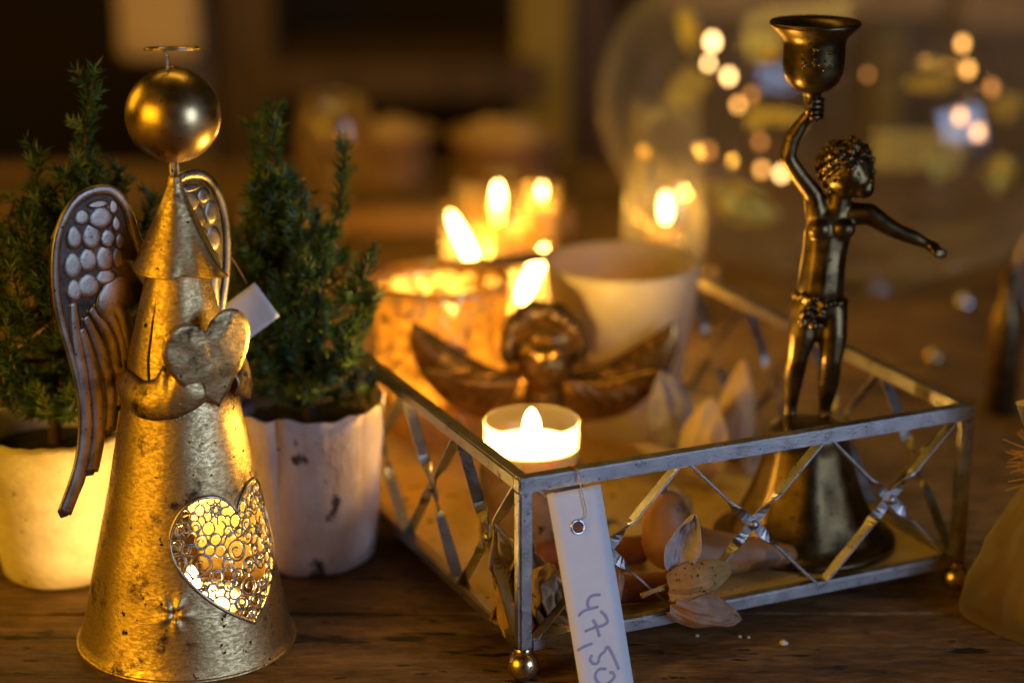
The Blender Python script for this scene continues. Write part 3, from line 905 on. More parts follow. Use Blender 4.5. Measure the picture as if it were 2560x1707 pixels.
# ------------------------------------------------------------------ potted spruces
def needles(b, pts, rr, dens=1.0, nl=0.0065, nw=0.00046):
    """needles spiralling along a twig"""
    for p, q in zip(pts, pts[1:]):
        d = (q - p); L = d.length
        if L < 1e-6: continue
        t = d / L
        a = t.orthogonal().normalized(); c = t.cross(a)
        n = max(1, int(L * 2000 * dens))
        for i in range(n):
            o = p + d * rr.random()
            g = rr.uniform(0, 2*math.pi)
            out = (a*math.cos(g) + c*math.sin(g)) * rr.uniform(.75, 1.05) + t * rr.uniform(.35, .95)
            out.normalize()
            l = nl * rr.uniform(.65, 1.15)
            side = out.cross(t)
            if side.length < 1e-6: side = a
            side = side.normalized() * nw
            lift = Vector((0, 0, 0.0008))
            e = o + out * l + lift
            m = o + out * (l * .5)
            k = len(b.v)
            b.v += [tuple(o - side*.5), tuple(o + side*.5), tuple(m + side), tuple(e), tuple(m - side)]
            b.f.append((k, k+1, k+2, k+3, k+4)); b.s.append(False)

def spruce(parent, base, leaders, crown_r, z0, z1, nb, seed, zlow, drop=0.0):
    rr = random.Random(seed)
    tr = MB(); cr = MB(); yg = MB()
    main = catmull([Vector(base), *[Vector(p) for p in leaders[0]]], 8)
    tr.tube(main, [0.0030*(1 - .85*i/len(main)) for i in range(len(main))], 8)
    needles(cr, main[int(len(main)*.55):], rr, 2.6, 0.0072)
    def side_twigs(path, ln, k, up):
        n = len(path)
        for i in range(k):
            t = rr.uniform(.2, .98)
            p = path[min(n-1, int(t*n))]
            az = rr.uniform(0, 2*math.pi)
            d = Vector((math.cos(az), math.sin(az), rr.uniform(up-.25, up+.3))).normalized()
            l = ln * rr.uniform(.55, 1.1) * (1.1 - .5*t)
            q = [p, p + d*l*.5, p + d*l + Vector((0, 0, l*.25))]
            needles(yg if rr.random() < .22 else cr, q, rr, 1.15, 0.0052)
    side_twigs(main[len(main)//2:], 0.012, 16, .5)
    for L in leaders[1:]:
        pth = catmull([Vector(p) for p in L], 8)
        tr.tube(pth, [0.0014*(1 - .75*i/len(pth)) for i in range(len(pth))], 6)
        needles(cr, pth[2:], rr, 2.6, 0.0070)
        side_twigs(pth, 0.011, 10, .5)
    for i in range(nb):
        z = zlow + (z1 - zlow) * rr.random() ** 1.15
        f = (z - zlow) / (z1 - zlow)
        idx = min(len(main)-1, int(len(main) * max(0.02, (z - base[2]) / (main[-1].z - base[2]))))
        p = main[idx].copy(); p.z = z
        az = rr.uniform(0, 2*math.pi)
        prof = (1 - f)**.75 * (.75 + .5*min(1, f*4))
        l = crown_r * prof * rr.uniform(.65, 1.12) + .004
        d = Vector((math.cos(az), math.sin(az), 0))
        path = catmull([p, p + d*l*.45 + Vector((0, 0, l*rr.uniform(.0, .25))), p + d*l*.85 + Vector((0, 0, l*rr.uniform(.2, .5))), p + d*l + Vector((0, 0, l*rr.uniform(.5, .85)))], 4)
        tr.tube(path, [0.0008*(1 - .7*k/len(path)) for k in range(len(path))], 5)
        needles(cr if rr.random() < .75 else yg, path[1:], rr, 1.2, 0.0056)
        side_twigs(path, 0.010, 5, .35)
    tr.build('trunk', M['trunk'], parent)
    o = cr.build('crown', M['needles'], parent)
    yg.build('young_shoots', M['needles_young'], parent)

# right pot, birch bark
PR = Vector((-0.0905, 0.868, 0))
pr = thing('potted_spruce', 'small dark green spruce in a pinkish birch bark pot beside the tray', 'potted plant', PR, group='potted spruces')
def bark_fn(a, r, z, i):
    g = 0
    for c, w in ((R(-108), .035), (R(-38), .030), (R(60), .035), (R(150), .035)):
        d = ((a - c + math.pi) % (2*math.pi)) - math.pi
        g -= 0.0030 * math.exp(-(d/w)**2) * smoothstep(0.028, 0.050, z) + 0.0007 * math.tanh(d/0.05) * math.exp(-(d/.5)**2) * smoothstep(0.01, .05, z)
    nn = mnoise.noise(Vector((math.cos(a)*2.2, math.sin(a)*2.2, z*30)))
    top = smoothstep(0.060, 0.072, z)
    return r + g + 0.0010*nn, z + top * 0.0020 * mnoise.noise(Vector((math.cos(a)*3, math.sin(a)*3, 4)))
MB().lathe([(0.0001, 0), (0.026, 0), (0.0285, 0.002), (0.0300, 0.012), (0.0318, 0.035), (0.0335, 0.060), (0.0342, 0.0735), (0.0330, 0.0742), (0.0318, 0.070), (0.031, 0.055), (0.029, 0.048)], seg=120, fn=bark_fn).build('pot', M['pot_bark'], pr)
MB().lathe([(0.0001, 0.064), (0.012, 0.065), (0.024, 0.063), (0.0318, 0.061)], seg=48, fn=lambda a, r, z, i: (r, z + .002*mnoise.noise(Vector((math.cos(a)*r*300, math.sin(a)*r*300, 0))))).build('soil', M['soil'], pr)
spruce(pr, (0.002, 0, 0.060),
       [[(-0.003, 0, 0.11), (-0.010, 0, 0.16), (-0.0105, -.002, 0.2045)],
        [(0.000, 0, 0.125), (0.014, 0.004, 0.150), (0.020, 0.002, 0.1875)],
        [(-0.004, 0.004, 0.12), (-0.017, 0.014, 0.155), (-0.020, 0.016, 0.1935)],
        [(0.004, -0.002, 0.11), (0.022, -0.006, 0.122), (0.030, -0.008, 0.142)],
        [(0.002, 0.002, 0.09), (0.02, 0.0, 0.098), (0.030, 0.002, 0.118)],
        [(0.0, 0.0, 0.10), (-0.014, -0.006, 0.118), (-0.020, -0.008, 0.146)],
        [(0.004, -0.004, 0.10), (0.008, -0.016, 0.118), (0.010, -0.018, 0.150)],
        [(0.004, 0.0, 0.085), (-0.014, -0.014, 0.096), (-0.020, -0.018, 0.118)],
        [(0.004, 0.0, 0.085), (0.016, -0.016, 0.092), (0.021, -0.021, 0.112)]],
       0.031, 0.066, 0.170, 115, 3, 0.070)

# left pot, pale
PL = Vector((-0.1985, 0.850, 0))
plo = thing('potted_spruce', 'wide bushy spruce in a glowing pale pot behind the angel', 'potted plant', PL, group='potted spruces')
def pale_fn(a, r, z, i):
    return r + 0.0006*mnoise.noise(Vector((math.cos(a)*2.5, math.sin(a)*2.5, z*40))), z + (0.0012*mnoise.noise(Vector((math.cos(a)*6, math.sin(a)*6, 1))) if z > .06 else 0)
MB().lathe([(0.0001, 0), (0.0225, 0), (0.0258, 0.0025), (0.0285, 0.016), (0.0312, 0.040), (0.0322, 0.0515), (0.0336, 0.0530), (0.0348, 0.0660), (0.0338, 0.0690), (0.0322, 0.0680), (0.0310, 0.0500)], seg=96, fn=pale_fn).build('pot', M['pot_pale'], plo)
MB().lathe([(0.0001, 0.060), (0.015, 0.059), (0.0318, 0.056)], seg=40).build('soil', M['soil'], plo)
spruce(plo, (0, 0, 0.056),
       [[(0.004, 0, 0.11), (0.017, 0, 0.165), (0.0258, 0.0, 0.2200)],
        [(0.0, 0, 0.11), (-0.004, 0.003, 0.15), (0.001, 0.003, 0.187)],
        [(0.004, 0.004, 0.11), (0.034, 0.008, 0.140), (0.047, 0.008, 0.166)],
        [(0.0, 0, 0.10), (-0.018, 0, 0.13), (-0.022, 0, 0.168)],
        [(0.002, 0.006, 0.11), (0.012, 0.015, 0.15), (0.018, 0.016, 0.182)],
        [(0.006, 0.004, 0.12), (0.026, 0.010, 0.155), (0.033, 0.010, 0.178)]],
       0.046, 0.060, 0.175, 120, 9, 0.072)
st = thing('plant_label', 'thin straw coloured plant stick poking out of the left spruce', 'plant stick', (-0.196, 0.826, 0.0))
MB().tube([(-0.0095, 0.0, 0.1105), (0.016, 0.006, 0.128), (0.018, 0.010, 0.120), (0.012, 0.022, 0.058)], 0.0006, 6).build('stick', M['raffia'], st)

# square paper label tied behind the angel
ct = thing('paper_label', 'blank white square card hanging on its corner behind the angel wing', 'paper label', (-0.1090, 0.832, 0.1240))
ct.rotation_euler = (R(-6), R(0), R(-10))
def card(i, j):
    x = (i - .5) * 0.0175; z = (j - .5) * 0.0175
    a = R(38)
    return Vector((x*math.cos(a) - z*math.sin(a), 0.0012*math.sin(3*x/0.0175), x*math.sin(a) + z*math.cos(a)))
MB().sheet(card, 8, 8).build('card', M['paper'], ct, solid=0.0004)
MB().tube(catmull([(-0.0015, 0, 0.012), (-0.006, -0.004, 0.022), (-0.010, -0.010, 0.030)], 5), 0.0002, 5).build('string', M['raffia'], ct)

# ------------------------------------------------------------------ cherub candlestick
def candlestick():
    T = thing('cherub_candlestick', 'dark bronze cherub candlestick holding a cup overhead inside the tray', 'candlestick', (0.1285, 0.852, 0.0141))
    ox, oy, oz = 0.1285, 0.852, 0.0141
    P = lambda x, z, y=0.0: Vector((x - ox, y, z - oz))
    prof = [(0.0001, 0), (0.0388, 0), (0.0400, 0.0008), (0.0398, 0.0026), (0.0370, 0.0040), (0.0345, 0.0046), (0.0325, 0.0075), (0.0290, 0.0130), (0.0255, 0.0200), (0.0225, 0.0275), (0.0200, 0.0350), (0.0180, 0.0430), (0.0172, 0.0480), (0.0176, 0.0500), (0.0168, 0.0520), (0.0130, 0.0532), (0.0001, 0.0535)]
    MB().lathe([(r, z) for r, z in prof], c=(0, 0, 0), seg=72, fn=lambda a, r, z, i: (r * (1 + (0.02*math.cos(8*a) if .006 < z < .045 else 0)), z)).build('foot', M['bronze'], T)
    S = []
    # torso
    body = [(.1305, .1205, .000, .0118, .0098, .0090), (.1308, .1290, -.0015, .0113, .0100, .0090), (.1314, .1370, -.0012, .0108, .0095, .0090), (.1322, .1450, -.0004, .0106, .0086, .0090), (.1333, .1530, .0, .0113, .0080, .0085), (.1346, .1590, .0004, .0112, .0072, .0062)]
    for b0, b1 in zip(body, body[1:]):
        for q in range(9):
            t_ = q / 8
            x_, z_, y_, ra, rb_, rc = [u + (w - u)*t_ for u, w in zip(b0, b1)]
            S.append((P(x_, z_, y_), (ra*.92, rb_*.92, rc)))
    S += [(P(.1290, .1555, -.0052), (.0052, .0036, .0044)), (P(.1392, .1555, -.0050), (.0052, .0036, .0044))]
    S += chain([(P(.1362, .160), .0055), (P(.1378, .171), .0052)])
    # legs
    S += chain([(P(.1255, .1195, -.001), .0082), (P(.1240, .1090, -.003), .0075), (P(.1222, .1000, -.004), .0056), (P(.1212, .0900, -.001), .0056), (P(.1208, .0770, .001), .0035), (P(.1205, .0715, .001), .0036)], k=.88)
    S += chain([(P(.1205, .0700, .001), .0034), (P(.1190, .0692, -.007), .0030), (P(.1182, .0688, -.011), .0022)], k=.88)
    S += chain([(P(.1362, .1195, -.001), .0082), (P(.1366, .1090, -.004), .0075), (P(.1362, .0985, -.006), .0057), (P(.1360, .0880, -.003), .0056), (P(.1356, .0755, .000), .0035), (P(.1355, .0705, .000), .0036)], k=.88)
    S += chain([(P(.1355, .0695, .000), .0034), (P(.1362, .0690, -.008), .0030), (P(.1368, .0686, -.012), .0022)], k=.88)
    # raised arm
    S += chain([(P(.1285, .1610), .0062), (P(.1265, .1695), .0050), (P(.1200, .1775), .0044), (P(.1150, .1850), .0040), (P(.1165, .1930), .0041), (P(.1205, .2000), .0032), (P(.1242, .2045, -.001), .0030), (P(.1250, .2080, -.001), .0036)], k=.88)
    # outstretched arm
    S += chain([(P(.1430, .1610), .0060), (P(.1500, .1615, -.002), .0054), (P(.1570, .1570, -.004), .0046), (P(.1620, .1545, -.005), .0040), (P(.1690, .1520, -.006), .0037), (P(.1735, .1500, -.007), .0026), (P(.1765, .1485, -.008), .0032)], k=.88)
    hand = [(.1765, .1485)]
    for k, (dx, dz, dy) in enumerate(((.0042, -.0010, -.0105), (.0050, -.0016, -.0085), (.0050, -.0022, -.0065), (.0042, -.0030, -.0048))):
        S += chain([(P(.1772, .1483, dy), .0012), (P(.1765 + dx, .1483 + dz, dy), .0011), (P(.1766 + dx*.95, .1462 + dz, dy), .0010)], .5, .95)
    S += chain([(P(.1755, .1480, -.0105), .0012), (P(.1768, .1462, -.0118), .0011), (P(.1785, .1455, -.0115), .0009)], .5, .95)
    # head with face turned to the right
    S += [(P(.1400, .1795, -.001), (.0108, .0110, .0112)), (P(.1432, .1765, -.0045), (.0075, .0070, .0078)), (P(.1462, .1738, -.0075), .0046), (P(.1492, .1775, -.0098), .0016), (P(.1478, .1722, -.0085), .0022), (P(.1480, .1762, -.004), .0034)]
    union(S, 0.00070, 7).build('figure', M['bronze'], T)
    # curly hair: many small curls over the skull
    hr = random.Random(5)
    H = []
    c = P(.1398, .1812, .001)
    for i in range(150):
        z = 1 - 2*(i + .5)/150; rr_ = math.sqrt(1 - z*z); a = i * 2.39996
        d = Vector((rr_*math.cos(a), rr_*math.sin(a), z))
        if d.x > .35 and d.y < -.1 and d.z < .45: continue
        if d.z < -.75: continue
        rad_ = .0112 + hr.uniform(-.0004, .0006)
        p = c + Vector((d.x*rad_*1.02, d.y*rad_, d.z*rad_))
        H.append((p, hr.uniform(.0011, .0017)))
        H.append((p + Vector((hr.uniform(-1, 1), hr.uniform(-1, 1), hr.uniform(-1, 1))) * .0012, hr.uniform(.0009, .0014)))
    H.append((c, .0108))
    union(H, 0.0006, 4).build('curly_hair', M['bronze'], T)
    # leaf garland round the hips
    G = []
    for i in range(34):
        a = 2*math.pi*i/34
        G.append((P(.1308 + .0108*math.cos(a), .1245 - .0022*math.sin(a + 1) + hr.uniform(-.001, .001), .0090*math.sin(a) - .0012), hr.uniform(.0011, .0018)))
    for i in range(26):
        G.append((P(.1262 + hr.uniform(-.0045, .0060), .1205 + hr.uniform(-.0055, .004), -.0112 + hr.uniform(-.001, .0012)), hr.uniform(.0012, .0022)))
    union(G, 0.0006, 1).build('leaf_garland', M['bronze'], T)
    # cup with flared lip on a short stem, fingers around the stem
    cp = [(0.0026, .2005), (0.0030, .2070), (0.0034, .2110), (0.0042, .2128), (0.0078, .2142), (0.0108, .2172), (0.0124, .2212), (0.0128, .2260), (0.0128, .2330), (0.0132, .2348), (0.0152, .2372), (0.0182, .2400), (0.0188, .2412), (0.0184, .2420), (0.0150, .2404), (0.0118, .2385), (0.0112, .2330), (0.0105, .2230), (0.0001, .2210)]
    MB().lathe([(r, z - oz) for r, z in cp], c=(.1242 - ox, 0, 0), seg=64).build('cup', M['bronze'], T)
    E_ = MB()
    for k in range(26):
        a = R(-90) + hr.uniform(-.55, .5); z = hr.uniform(.2240, .2325) - oz
        E_.sphere((.1242 - ox + .0127*math.cos(a), .0127*math.sin(a), z), hr.uniform(.0005, .0010), 8, 6)
    E_.build('embossed_flower', M['bronze'], T)
    for k in range(4):
        z = .2028 + k*.0022
        pts = [P(.1242 + .0040*math.cos(a), z, .0040*math.sin(a)) for a in [R(-110 + 18*i) for i in range(9)]]
        MB().tube(pts, [.0009, .0012, .0013, .0013, .0013, .0013, .0013, .0012, .0009], 8).build('finger', M['bronze'], T)
    MB().tube([P(.1222, .2040, -.0035), P(.1225, .2075, -.0042), P(.1235, .2098, -.0040)], [.0014, .0013, .0009], 8).build('thumb', M['bronze'], T)
candlestick()

# ------------------------------------------------------------------ tealight in the tray on a bark log
LG = Vector((0.0085, 0.853, 0.0141))
lg = thing('bark_candle_block', 'short brown bark covered log block under the tray tealight', 'candle holder', LG)
def logf(a, r, z, i):
    return r + (0.0010*mnoise.noise(Vector((math.cos(a)*5, math.sin(a)*5, z*60))) if r > .01 else 0), z
MB().lathe([(0.0222, 0), (0.0228, 0.004), (0.0226, 0.018), (0.0228, 0.032), (0.0220, 0.0352)], seg=80, fn=logf).build('bark', M['log'], lg)
MB().lathe([(0.0001, 0.0352), (0.0220, 0.0352)], seg=48).build('cut_top', M['woodpale'], lg)
tl2 = thing('tealight', 'lit white tealight with tall flame near the front corner of the tray', 'tealight', LG + Vector((0, 0, 0.0354)), group='lit tealights')
tealight(tl2, 0.0206, 0.0195, 0.0085, 1.45, fl=0.0160, fr=0.0040)

# ------------------------------------------------------------------ votive, cup, winged ornament
V = Vector((-0.0352, 1.0, 0.0141))
vo = thing('mercury_votive', 'mottled gold and silver glass votive glowing behind the winged ornament', 'votive', V)
MB().lathe([(0.0001, 0), (0.027, 0), (0.0300, 0.002), (0.0312, 0.015), (0.0325, 0.040), (0.0338, 0.0700), (0.0342, 0.0790), (0.0334, 0.0795), (0.0322, 0.070), (0.0300, 0.012), (0.0001, 0.008)], seg=72).build('glass', M['mercury'], vo)
MB().lathe([(0.0001, 0.010), (0.0295, 0.010), (0.0300, 0.0225), (0.0290, 0.0230), (0.0001, 0.022)], seg=48).build('wax', M['wax'], vo)
flame(vo, (0.000, 0.004, 0.024), 0.022, 0.0042, M['flame'], 2.0)
C_ = Vector((0.0552, 1.0, 0.0141))
cu = thing('frosted_cup', 'large frosted beige glass cup standing right of the glowing votive', 'cup', C_)
MB().lathe([(0.0001, 0), (0.0240, 0), (0.0265, 0.002), (0.0295, 0.020), (0.0338, 0.050), (0.0378, 0.080), (0.0392, 0.0868), (0.0384, 0.0875), (0.0364, 0.080), (0.0315, 0.045), (0.0265, 0.012), (0.0001, 0.008)], seg=72).build('cup_body', M['frost'], cu)

def ornament():
    T = thing('winged_ornament', 'shiny amber brown winged cherub head ornament behind the tealight', 'ornament', (0.0155, 0.955, 0.0141))
    oz = 0.0141
    P = lambda x, z, y=0.0: Vector((x - 0.0155, y, z - oz))
    S = [(P(.0155, .0700, 0), (.0175, .0140, .0185)), (P(.0155, .065, -.006), (.0145, .0110, .0145)), (P(.0105, .0625, -.0110), .0052), (P(.0205, .0625, -.0110), .0052), (P(.0155, .0650, -.0160), .0026), (P(.0155, .0570, -.0125), .0038), (P(.0100, .0715, -.0125), .0036), (P(.0210, .0715, -.0125), .0036), (P(.0155, .0605, -.0148), (.0040, .0016, .0012))]
    S += chain([(P(.0155, .054, 0), .0105), (P(.0155, .030, 0), .0120), (P(.0155, .0200, 0), .0130)])
    S += [(P(.0155, .0185, 0), (.0170, .0140, .0040))]
    union(S, 0.0011, 2).build('cherub_head', M['resin'], T)
    H = []
    hr = random.Random(3)
    for i in range(70):
        a = R(-20) + R(220) * i / 69
        for rr_ in (.0170, .0192):
            H.append((P(.0155 + rr_*math.cos(a), .0715 + rr_*math.sin(a)*1.03, hr.uniform(-.008, .004)), hr.uniform(.0022, .0034)))
    union(H, 0.0010, 8).build('curly_hair', M['resin_dark'], T)
    for s in (-1, 1):
        tip = 0.0625
        up_ = [(.008, .0600), (.020, .0590), (.034, .0640), (.048, .0725), (tip, .0820)]
        lo_ = [(.008, .0330), (.022, .0340), (.036, .0365), (.050, .0455), (.0600, .0590), (.0640, .0710), (tip, .0815)]
        U = catmull([(x, z, 0) for x, z in up_], 8); Lw = catmull([(x, z, 0) for x, z in lo_], 8)
        def wf(i, j):
            u = U[min(len(U)-1, int(i*(len(U)-1)))]; l = Lw[min(len(Lw)-1, int(i*(len(Lw)-1)))]
            q = l.lerp(u, j)
            bul = 0.0035 * math.sin(math.pi*j) * math.sin(math.pi*min(1, i*.9 + .1))
            return Vector((s*q.x, -0.002 - bul + .006*i, q.y - oz))
        MB().sheet(wf, 34, 40).build('wing', M['resin'], T, solid=0.0030)
        w = T.children[-1]
        for k in range(6):
            f = k/5
            a0 = Vector((.012 + .004*k, .0580 - .003*f, 0)); a1 = Vector((.026 + .0068*k, .0405 + .0070*f*1.1 + .012*f*f, 0))
            pts = [Vector((s*p.x, -0.0105 + .004*t_, p.y - oz)) for t_, p in ((t/8, a0.lerp(a1, t/8)) for t in range(9))]
            MB().tube(pts, [.0014, .0022, .0028, .0031, .0033, .0033, .0031, .0026, .0014], 8).build('feather', M['resin'], w)
ornament()

# ------------------------------------------------------------------ potpourri
def petal(name, label, cat, loc, rot, L, W_, cup, bend, mat, tip=0.35, ruffle=0.0, grp='dried potpourri pieces in the tray', thick=0.0004, seed=1, stem=False, veins=0.00022, torn=0.0):
    t = thing(name, label, cat, loc, 0, grp)
    t.rotation_euler = Euler(tuple(R(a) for a in rot))
    def fn(i, j):
        u = (i - .5) * 2
        wd = W_/2 * 1.62 * (1 - j)**(0.55 + 1.5*tip) * (j + .07)**.5
        z = L * j
        if torn and j > .8: z += torn * mnoise.noise(Vector((u*5, seed, 2)))
        x = u * wd
        y = cup * (1 - u*u) * math.sin(math.pi*min(1, j + .08)) + bend * j*j
        y += ruffle * mnoise.noise(Vector((u*2 + seed, j*4, seed))) + veins * math.sin(u*22 + 6*j)
        return Vector((x, y, z))
    MB().sheet(fn, 25, 31).build('petal', mat, t, solid=thick, sub=1)
    if stem:
        MB().tube([(0, 0, -0.011), (0, 0.001, -0.005), (0, 0.001, 0.001)], [0.0012, 0.0009, 0.0014], 8).build('stem', mat, t)
    return t

# pod flower on the front rail
F0 = tray_pt(0.0705, -0.0065, 0.0065)
petal('dried_petal', 'upright pale grey dried petal with pointed tip at the front rail', 'dried petal', F0 + Vector((-0.0040, 0.001, 0.0305)), (12, 9, 10), 0.0290, 0.0205, 0.0050, -0.002, M['petal_pale'], tip=.25, ruffle=.0024, seed=2)
petal('dried_petal', 'brown black speckled dried petal cupped over the front rail', 'dried petal', F0 + Vector((-0.0085, -0.002, 0.0245)), (-10, 84, 14), 0.0330, 0.0240, -0.0085, 0.001, M['petal_brown'], tip=.22, ruffle=.0022, seed=4, stem=True)
petal('dried_petal', 'tan ribbed dried petal hanging lowest below the front rail', 'dried petal', F0 + Vector((-0.0065, -0.003, 0.0190)), (-18, 116, 8), 0.0390, 0.0215, -0.0065, 0.002, M['petal_tan'], tip=.18, ruffle=.0024, seed=6)
petal('dried_petal', 'small pale dried petal behind the speckled petal', 'dried petal', F0 + Vector((0.0050, 0.004, 0.0215)), (0, 62, 24), 0.0165, 0.0090, 0.0030, 0.001, M['petal_pale'], tip=.4, ruffle=.001, seed=8)
# right of the price strip
petal('dried_petal', 'torn tan dried petal standing just right of the price strip', 'dried petal', tray_pt(0.0435, 0.0105, 0.0165), (-168, 8, 24), -0.0255, 0.0115, 0.0040, 0.001, M['petal_tan'], tip=.2, ruffle=.0014, seed=9, torn=.004)
petal('dried_petal', 'narrow pale dried petal dangling below the tray beside the price strip', 'dried petal', tray_pt(0.0330, -0.0035, 0.0165), (170, -6, 24), 0.0150, 0.0050, 0.0015, 0.0, M['petal_tan'], tip=.5, seed=10)
# bark curls behind the front corner post
for k, (a, b, z, rot, L, w, mt, lab) in enumerate([
        (0.0130, 0.0170, 0.0150, (-20, 14, 30), 0.036, 0.030, 'bark_curl', 'large curled bark flake leaning behind the front corner post'),
        (0.0230, 0.0215, 0.0150, (10, -30, 60), 0.038, 0.026, 'bark_curl', 'curled bark flake tucked behind the price strip'),
        (0.0150, 0.0290, 0.0160, (25, -8, -20), 0.044, 0.024, 'petal_pale', 'tall pale bark flake below the tray tealight'),
        (0.0125, 0.0115, 0.0150, (-50, 40, 80), 0.026, 0.024, 'petal_tan', 'small torn tan flake lying behind the corner post'),
        (0.0290, 0.0130, 0.0150, (-35, -20, 20), 0.024, 0.020, 'bark_curl', 'short curled flake lying low under the price strip')]):
    petal('bark_flake', lab, 'bark flake', tray_pt(a, b, z), rot, L, w, 0.009, 0.004*(-1)**k, M[mt], tip=.22, ruffle=.0055, seed=20+k, thick=0.0010, torn=.007, veins=.0004)
petal('dried_stalk', 'thin dried stalk poking out over the lower left rail', 'dried stalk', tray_pt(-0.0030, 0.0205, 0.0192), (-8, 68, 52), 0.0170, 0.0036, 0.0006, 0.001, M['petal_tan'], tip=.1, seed=31, thick=0.0014)
# big petals in the middle of the tray
for k, (a, b, z, rot, L, w, mt, lab) in enumerate([
        (0.1780, 0.1440, 0.0150, (-4, 4, -22), 0.0520, 0.0270, 'petal_gold', 'tall rounded orange lit petal in the middle of the tray'),
        (0.1580, 0.1580, 0.0150, (6, -14, 20), 0.0500, 0.0330, 'petal_pale', 'bluish pale petal standing behind the orange lit petals'),
        (0.1540, 0.1330, 0.0150, (-6, 6, -25), 0.0400, 0.0330, 'petal_gold', 'flame shaped orange lit petal in front of the pale one'),
        (0.1560, 0.1260, 0.0190, (-6, -72, -10), 0.0380, 0.0130, 'petal_gold', 'thin orange petal spreading left from the middle cluster'),
        (0.1780, 0.1290, 0.0150, (-30, 55, 0), 0.0300, 0.0200, 'petal_pale', 'pale flat petal at the right end of the middle cluster'),
        (0.1220, 0.0860, 0.0150, (-50, 30, 40), 0.0240, 0.0150, 'petal_pale', 'pale small petal lying behind the bell shaped candlestick foot')]):
    petal('dried_petal', lab, 'dried petal', tray_pt(a, b, z), rot, L, w, -0.005, 0.002, M[mt], tip=.16, ruffle=.003, seed=40+k, thick=0.0009)

def gourd():
    t = thing('dried_pod', 'plump orange brown dried pod with a long tapering end on the tray floor', 'dried pod', tray_pt(0.0960, 0.0330, 0.0141), TPHI, 'dried potpourri pieces in the tray')
    S = chain([((-.012, .004, .031), .0095), ((-.010, .002, .018), .0130), ((-.002, 0, .0125), .0118), ((.015, -.002, .0095), .0092), ((.030, -.004, .0075), .0070), ((.042, -.006, .0055), .0048)], .4)
    union(S, 0.0012, 3).build('pod', M['gourd'], t)
    MB().tube([(-.013, .004, .039), (-.0135, .0045, .043), (-.012, .005, .046)], [.0022, .0014, .0010], 8).build('stem', M['log'], t)
gourd()
def cinn(lab, p, q, r):
    p = Vector(p); q = Vector(q)
    t = thing('cinnamon_stick', lab, 'cinnamon stick', p, 0, 'cinnamon sticks in the tray')
    d = q - p; L = d.length
    t.rotation_mode = 'QUATERNION'; t.rotation_quaternion = d.to_track_quat('X', 'Z')
    def fn(i, j):
        a = R(-60) + j * R(600); rr_ = r * (1 - .28 * j)
        return Vector((i*L, rr_*math.cos(a), rr_*math.sin(a)))
    MB().sheet(fn, 14, 50).build('bark_roll', M['cinnamon'], t, solid=0.0007)
cinn('dark red cinnamon stick lying low behind the speckled petal', tray_pt(0.0400, 0.0240, 0.0215), tray_pt(0.0800, 0.0165, 0.0205), 0.0062)
cinn('orange brown cinnamon stick lying further back behind the price strip', tray_pt(0.0400, 0.0680, 0.0205), tray_pt(0.0850, 0.0560, 0.0205), 0.0060)

# ------------------------------------------------------------------ candle glasses behind the tray
def amber_glass(lab, loc, r, fz, fl, tilt, power):
    t = thing('amber_candle_glass', lab, 'candle glass', loc, 0, 'amber candle glasses behind the tray')
    hh_ = fz + fl * 1.15
    MB().lathe([(0.0001, 0), (r*.8, 0), (r*.86, .002), (r, hh_*.45), (r*.96, hh_), (r*.92, hh_), (r*.94, hh_*.45), (r*.8, .004), (0.0001, .004)], seg=40, fn=lambda a, rr_, z, i: (rr_*(1 + .025*math.cos(10*a)), z)).build('glass', M['amber'], t)
    MB().lathe([(0.0001, .005), (r*.8, .005), (r*.86, fz - .004), (0.0001, fz - .005)], seg=32).build('wax', M['wax'], t)
    MB().tube([(0, 0, fz - .006), (0, 0, fz + .002)], 0.0008, 6).build('wick', M['wick'], t)
    flame(t, (0, 0, fz), fl, fl*.115, M['flame_hot'], power, tilt)
amber_glass('amber candle glass with a flame leaning left behind the votive', (-0.0215, 1.200, 0), 0.020, 0.044, 0.034, -0.45, 0.26)
amber_glass('amber candle glass with a bright flame between votive and frosted cup', (0.0045, 1.150, 0), 0.018, 0.036, 0.036, 0.42, 0.26)
amber_glass('farthest amber candle glass with a tall flame in the row', (-0.0090, 1.310, 0), 0.028, 0.044, 0.026, 0.0, 0.22)
amber_glass('small amber candle glass left of the frosted cup rim', (0.0185, 1.300, 0), 0.012, 0.062, 0.010, 0.1, 0.06)
cg = thing('clear_candle_glass', 'clear tall candle glass with a white hot flame left of the big bowl', 'candle glass', (0.0930, 1.240, 0))
MB().lathe([(0.0001, 0), (0.022, 0), (0.024, .003), (0.0245, .06), (0.021, .135), (0.0205, .135), (0.0238, .06), (0.022, .005), (0.0001, .005)], seg=48).build('glass', M['bowl'], cg)
MB().lathe([(0.0001, .006), (0.0100, .006), (0.0100, .056), (0.0001, .055)], seg=32).build('candle', M['log'], cg)
flame(cg, (0.001, 0, 0.062), 0.018, 0.0028, M['flame_soft'], 0.10)

